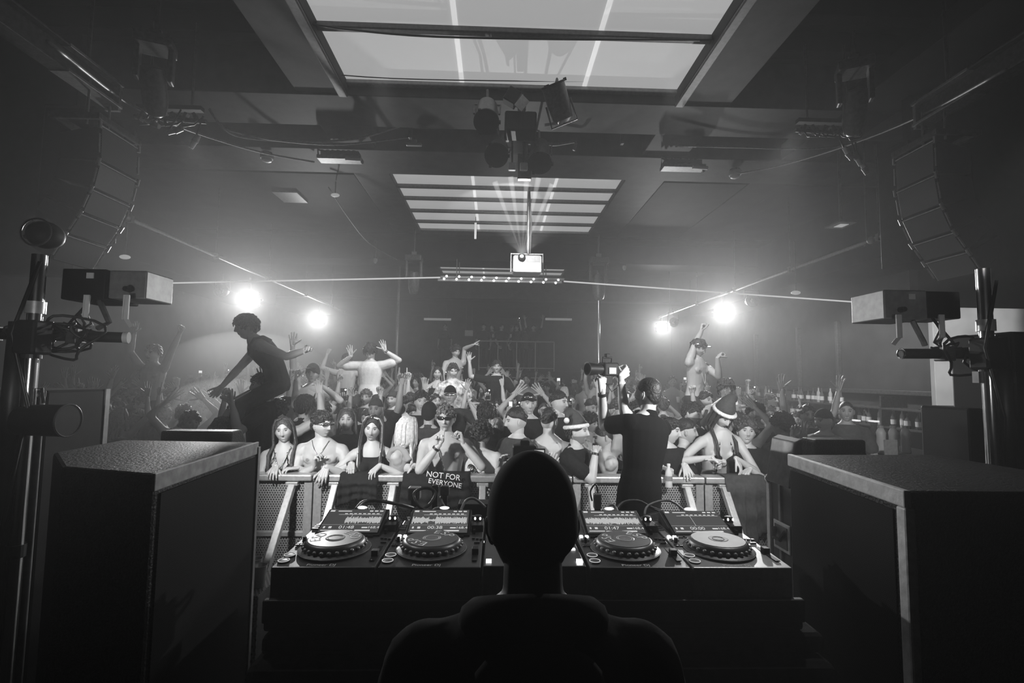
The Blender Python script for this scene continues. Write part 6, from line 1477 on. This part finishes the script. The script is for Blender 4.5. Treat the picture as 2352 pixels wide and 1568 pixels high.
for k, (noun, fem, top, hr, pose, hm_, mo) in enumerate(KIND):
    ex = [ex_long_hair(hm_, False, .34, 30+k, None, 16)] if fem else []
    J = person('x', female=bool(fem), lod=1, top=top, topmat=M_tee_r if top else None, hair=hr, hairmat=hm_, mouth=mo, armp=PO[pose][0], armn=PO[pose][1], lean=(0, -.04), head=((-12, 8, 3, 0, 15)[k % 5], (0, 6, -6)[k % 3], 0), extras=ex)
    PR.append(J)
CM = [('black', M_tee_b, 5), ('dark grey', M_tee_g, 3), ('grey', mat('grey_cotton', .16, .85, noise=.1, scale=20), 2), ('white', M_tee_w, 1)]
CMW = [c for c in CM for _ in range(c[2])]
rs = random.Random(42); spots = []
def proj(p):
    d = V(p)-CAM; z = d.dot(fwd); return 1176+FPX*d.dot(rgt)/z, 784-FPX*d.dot(upv)/z
hx = [(x, y) for _, x, y, _ in HEROES]
y = 5.25; row = 0
while y < 16.2:
    gap = .58+.035*(y-5); x = -min(7.6, .92*y)+rs.random()*gap
    xmax = min(4.95, .78*y)
    while x < xmax:
        px_, py_ = x+rs.uniform(-.13, .13), y+rs.uniform(-.14, .14)
        ok = all((px_-a)**2+(py_-b)**2 > .36**2 for a, b in hx) and all((px_-a)**2+(py_-b)**2 > .40**2 for a, b, _ in spots)
        if ok and min(abs(px_-2.45)+abs(py_-11.5), abs(px_+2.7)+abs(py_-12.5)) > .4 and not (px_ < -3.3 and py_ < 5.6): spots.append((px_, py_, 0))
        x += gap
    y += .56+.035*(y-5); row += 1
spots = spots[:285]
anch = sorted([(px, a) for px, _, _, a in HEROES if a] + [(300, 'equipment rack at left'), (440, 'left wedge speaker')])
colm = {}
used = [False]*len(PR); ORD = ['first', 'second', 'third', 'fourth', 'fifth', 'sixth', 'seventh', 'eighth', 'ninth', 'tenth', 'eleventh', 'twelfth', 'thirteenth', 'fourteenth', 'fifteenth', 'sixteenth', 'seventeenth', 'eighteenth', 'nineteenth', 'twentieth'] + ['%dth' % i for i in range(21, 60)]
PHN = []
def place(k, x, y, z, rz, sc, cm, group):
    J = PR[k]; src = J.obj; o = src if not used[k] else copy_tree(src); used[k] = True
    o.location = (x, y, z); o.rotation_euler = (0, 0, R(rz)); o.scale = (sc, sc, sc); o['group'] = group
    for ch in [c for c in LINK if c.parent is o]:
        if ch.name.split('.')[0] in ('t_shirt', 'tank_top', 'crop_top'):
            ch.material_slots[0].link = 'OBJECT'; ch.material_slots[0].material = cm[1]
    if 'phone' in KIND[k][4] or 'drink' in KIND[k][4]:
        M = Matrix.Translation((x, y, z)) @ Matrix.Rotation(R(rz), 4, 'Z') @ Matrix.Scale(sc, 4)
        d = (J.WR[1]-J.EL[1]).normalized(); p = M @ (J.WR[1]+d*.095-J.Y*.03); PHN.append((p, 'phone' in KIND[k][4], rz, o))
    return o
spots.sort(key=lambda s: s[1]); seq = []
while len(seq) < 400: b_ = list(range(len(KIND))); rs.shuffle(b_); seq += b_
for i, (x, y, _) in enumerate(spots):
    z = .30 if y > 10.2 else 0.; k = seq[i]; noun, fem, top = KIND[k][:3]; cm = rs.choice(CMW); rz = rs.gauss(0, 22) if rs.random() < .8 else 180+rs.gauss(0, 30)
    o = place(k, x, y, z, rz, rs.uniform(.93, 1.06)*(.95 if fem else 1), cm, 'dancers packed on the floor')
    sx = proj((x, y, 1.6))[0]; a = min(anch, key=lambda q: abs(q[0]-sx))[1]; c = colm.get(a, 0); colm[a] = c+1
    t_ = {'tee': ' in a %s t-shirt', 'crop': ' in a %s crop top', 'tank': ', %s'}.get(top, ''); t_ = t_ % cm[0] if t_ else ''
    o['label'] = '%s%s, %s, %s behind the %s' % (noun, t_.replace(' in a', ' in').replace('t-shirt', 'tee'), KIND[k][4], ORD[c], a); o['category'] = 'person'
    if len(o['label'].replace(',', ' ').split()) > 15: o['label'] = '%s, %s, %s behind the %s' % (noun, KIND[k][4], ORD[c], a)
for i in range(8):
    x = -.4+i*.29+rs.uniform(-.08, .08); k = (10, 5, 6, 12, 7, 10, 0, 6)[i]; cm = CM[i % 2]
    if i < 7: o = place(k, x, 17.35+.25*(i % 2), 2.25, rs.gauss(0, 20), .97, cm, 'people behind the balcony railing'); o['category'] = 'person'; o['label'] = 'hazy balcony onlooker in %s, %s from the left behind the rear railing' % (cm[0], ORD[i])
o = place(12, at(1022, 770, 17.4).x, 17.5, 2.25, 0, .97, CM[0], 'people behind the balcony railing'); o['category'] = 'person'; o['label'] = 'lone balcony onlooker standing left of the notice board'
# phones and cups of the crowd, each a thing of its own
ph = thing('phone', None, 'phone'); MB().box((0, 0, 0), (.074, .009, .15)).build('case', M_black, ph, bevel=.004); MB().box((0, .006, 0), (.066, .002, .14)).build('screen', mat('phone_screen', .5, .3, emit=.8), ph); MB().cyl((.022, -.004, .055), (.022, -.008, .055), .009, n=10).build('torch', M_led, ph)
cu = thing('drink_cup', None, 'cup'); MB().lathe([(.028, -.06), (.030, -.058), (.041, .06), (.039, .06), (.028, -.05)], n=14).build('cup_wall', M_cup, cu, smooth=True); MB().cyl((0, 0, -.05), (0, 0, .03), .030, .036, 12).build('drink', mat('drink', .3, .2), cu)
up_, uc_ = False, False
for p, isp, rz, o in PHN:
    if isp: c = ph if not up_ else copy_tree(ph); up_ = True
    else: c = cu if not uc_ else copy_tree(cu); uc_ = True
    c.location = p; c.rotation_euler = (0, 0, R(rz)); lab = o['label'].split(', ')
    c['label'] = ('phone held up by the ' if isp else 'plastic cup held by the ')+(lab[0].split(' in ')[0]+' '+lab[-1] if 'balcony' not in o['label'] else o['label'].replace('hazy ', ''))
    c['category'] = 'phone' if isp else 'cup'; c['group'] = 'phones held up in the crowd' if isp else 'drinks held in the crowd'

for o in LINK:
    if 'label' in o and len(o['label'].split()) > 15 and o['label'].startswith(('plastic cup', 'phone held')): o['label'] = o['label'].replace('plastic cup held by the ', 'cup of ').replace('phone held up by the ', 'phone of ').replace('long-haired ', '').replace('shaggy-haired ', '').replace('bare-chested ', 'bare ')
lamp('SPOT', (1.6, 4.4, 4.95), 420, .08, target=(2.6, 6.5, 2.3), angle=42, blend=.6, name='added_rider_wash')  # unseen spot added to brighten the right-hand shoulder rider
lamp('SPOT', (-1.1, 4.4, 4.95), 300, .08, target=(-1.7, 7.2, 2.1), angle=50, blend=.6, name='added_rider_wash')  # unseen spot added for the shoulder riders at left
# ------------------------------------------------------------------ unseen washes over the crowd, render settings
lamp('SPOT', (-1.72, 2.62, 2.46), 300, .06, target=(-.45, 4.9, 1.35), angle=82, blend=.5, name='added_wash_left')  # unseen spot added behind the left laser box to light the front row
lamp('SPOT', (1.92, 2.62, 2.34), 210, .06, target=(1.0, 4.9, 1.3), angle=82, blend=.5, name='added_wash_right')  # its unseen counterpart, added behind the right laser box
lamp('SPOT', (0.1, 5.6, 4.9), 500, .15, target=(-.3, 9.5, 1.6), angle=85, blend=.6, name='crowd_wash')
for o in LINK: COL.objects.link(o)
bpy.context.view_layer.update()
SC.view_settings.view_transform = 'Standard'; SC.view_settings.look = 'None'; SC.view_settings.gamma = 1; SC.view_settings.exposure = 0
SC.view_settings.use_curve_mapping = False
c = SC.cycles
c.use_denoising = True; c.use_adaptive_sampling = True; c.adaptive_threshold = .05
c.max_bounces = 5; c.diffuse_bounces = 2; c.glossy_bounces = 2; c.transmission_bounces = 2; c.volume_bounces = 0; c.transparent_max_bounces = 6
c.sample_clamp_indirect = 4; c.use_light_tree = True; c.caustics_reflective = False; c.caustics_refractive = False
try: c.denoiser = 'OPENIMAGEDENOISE'
except Exception: pass
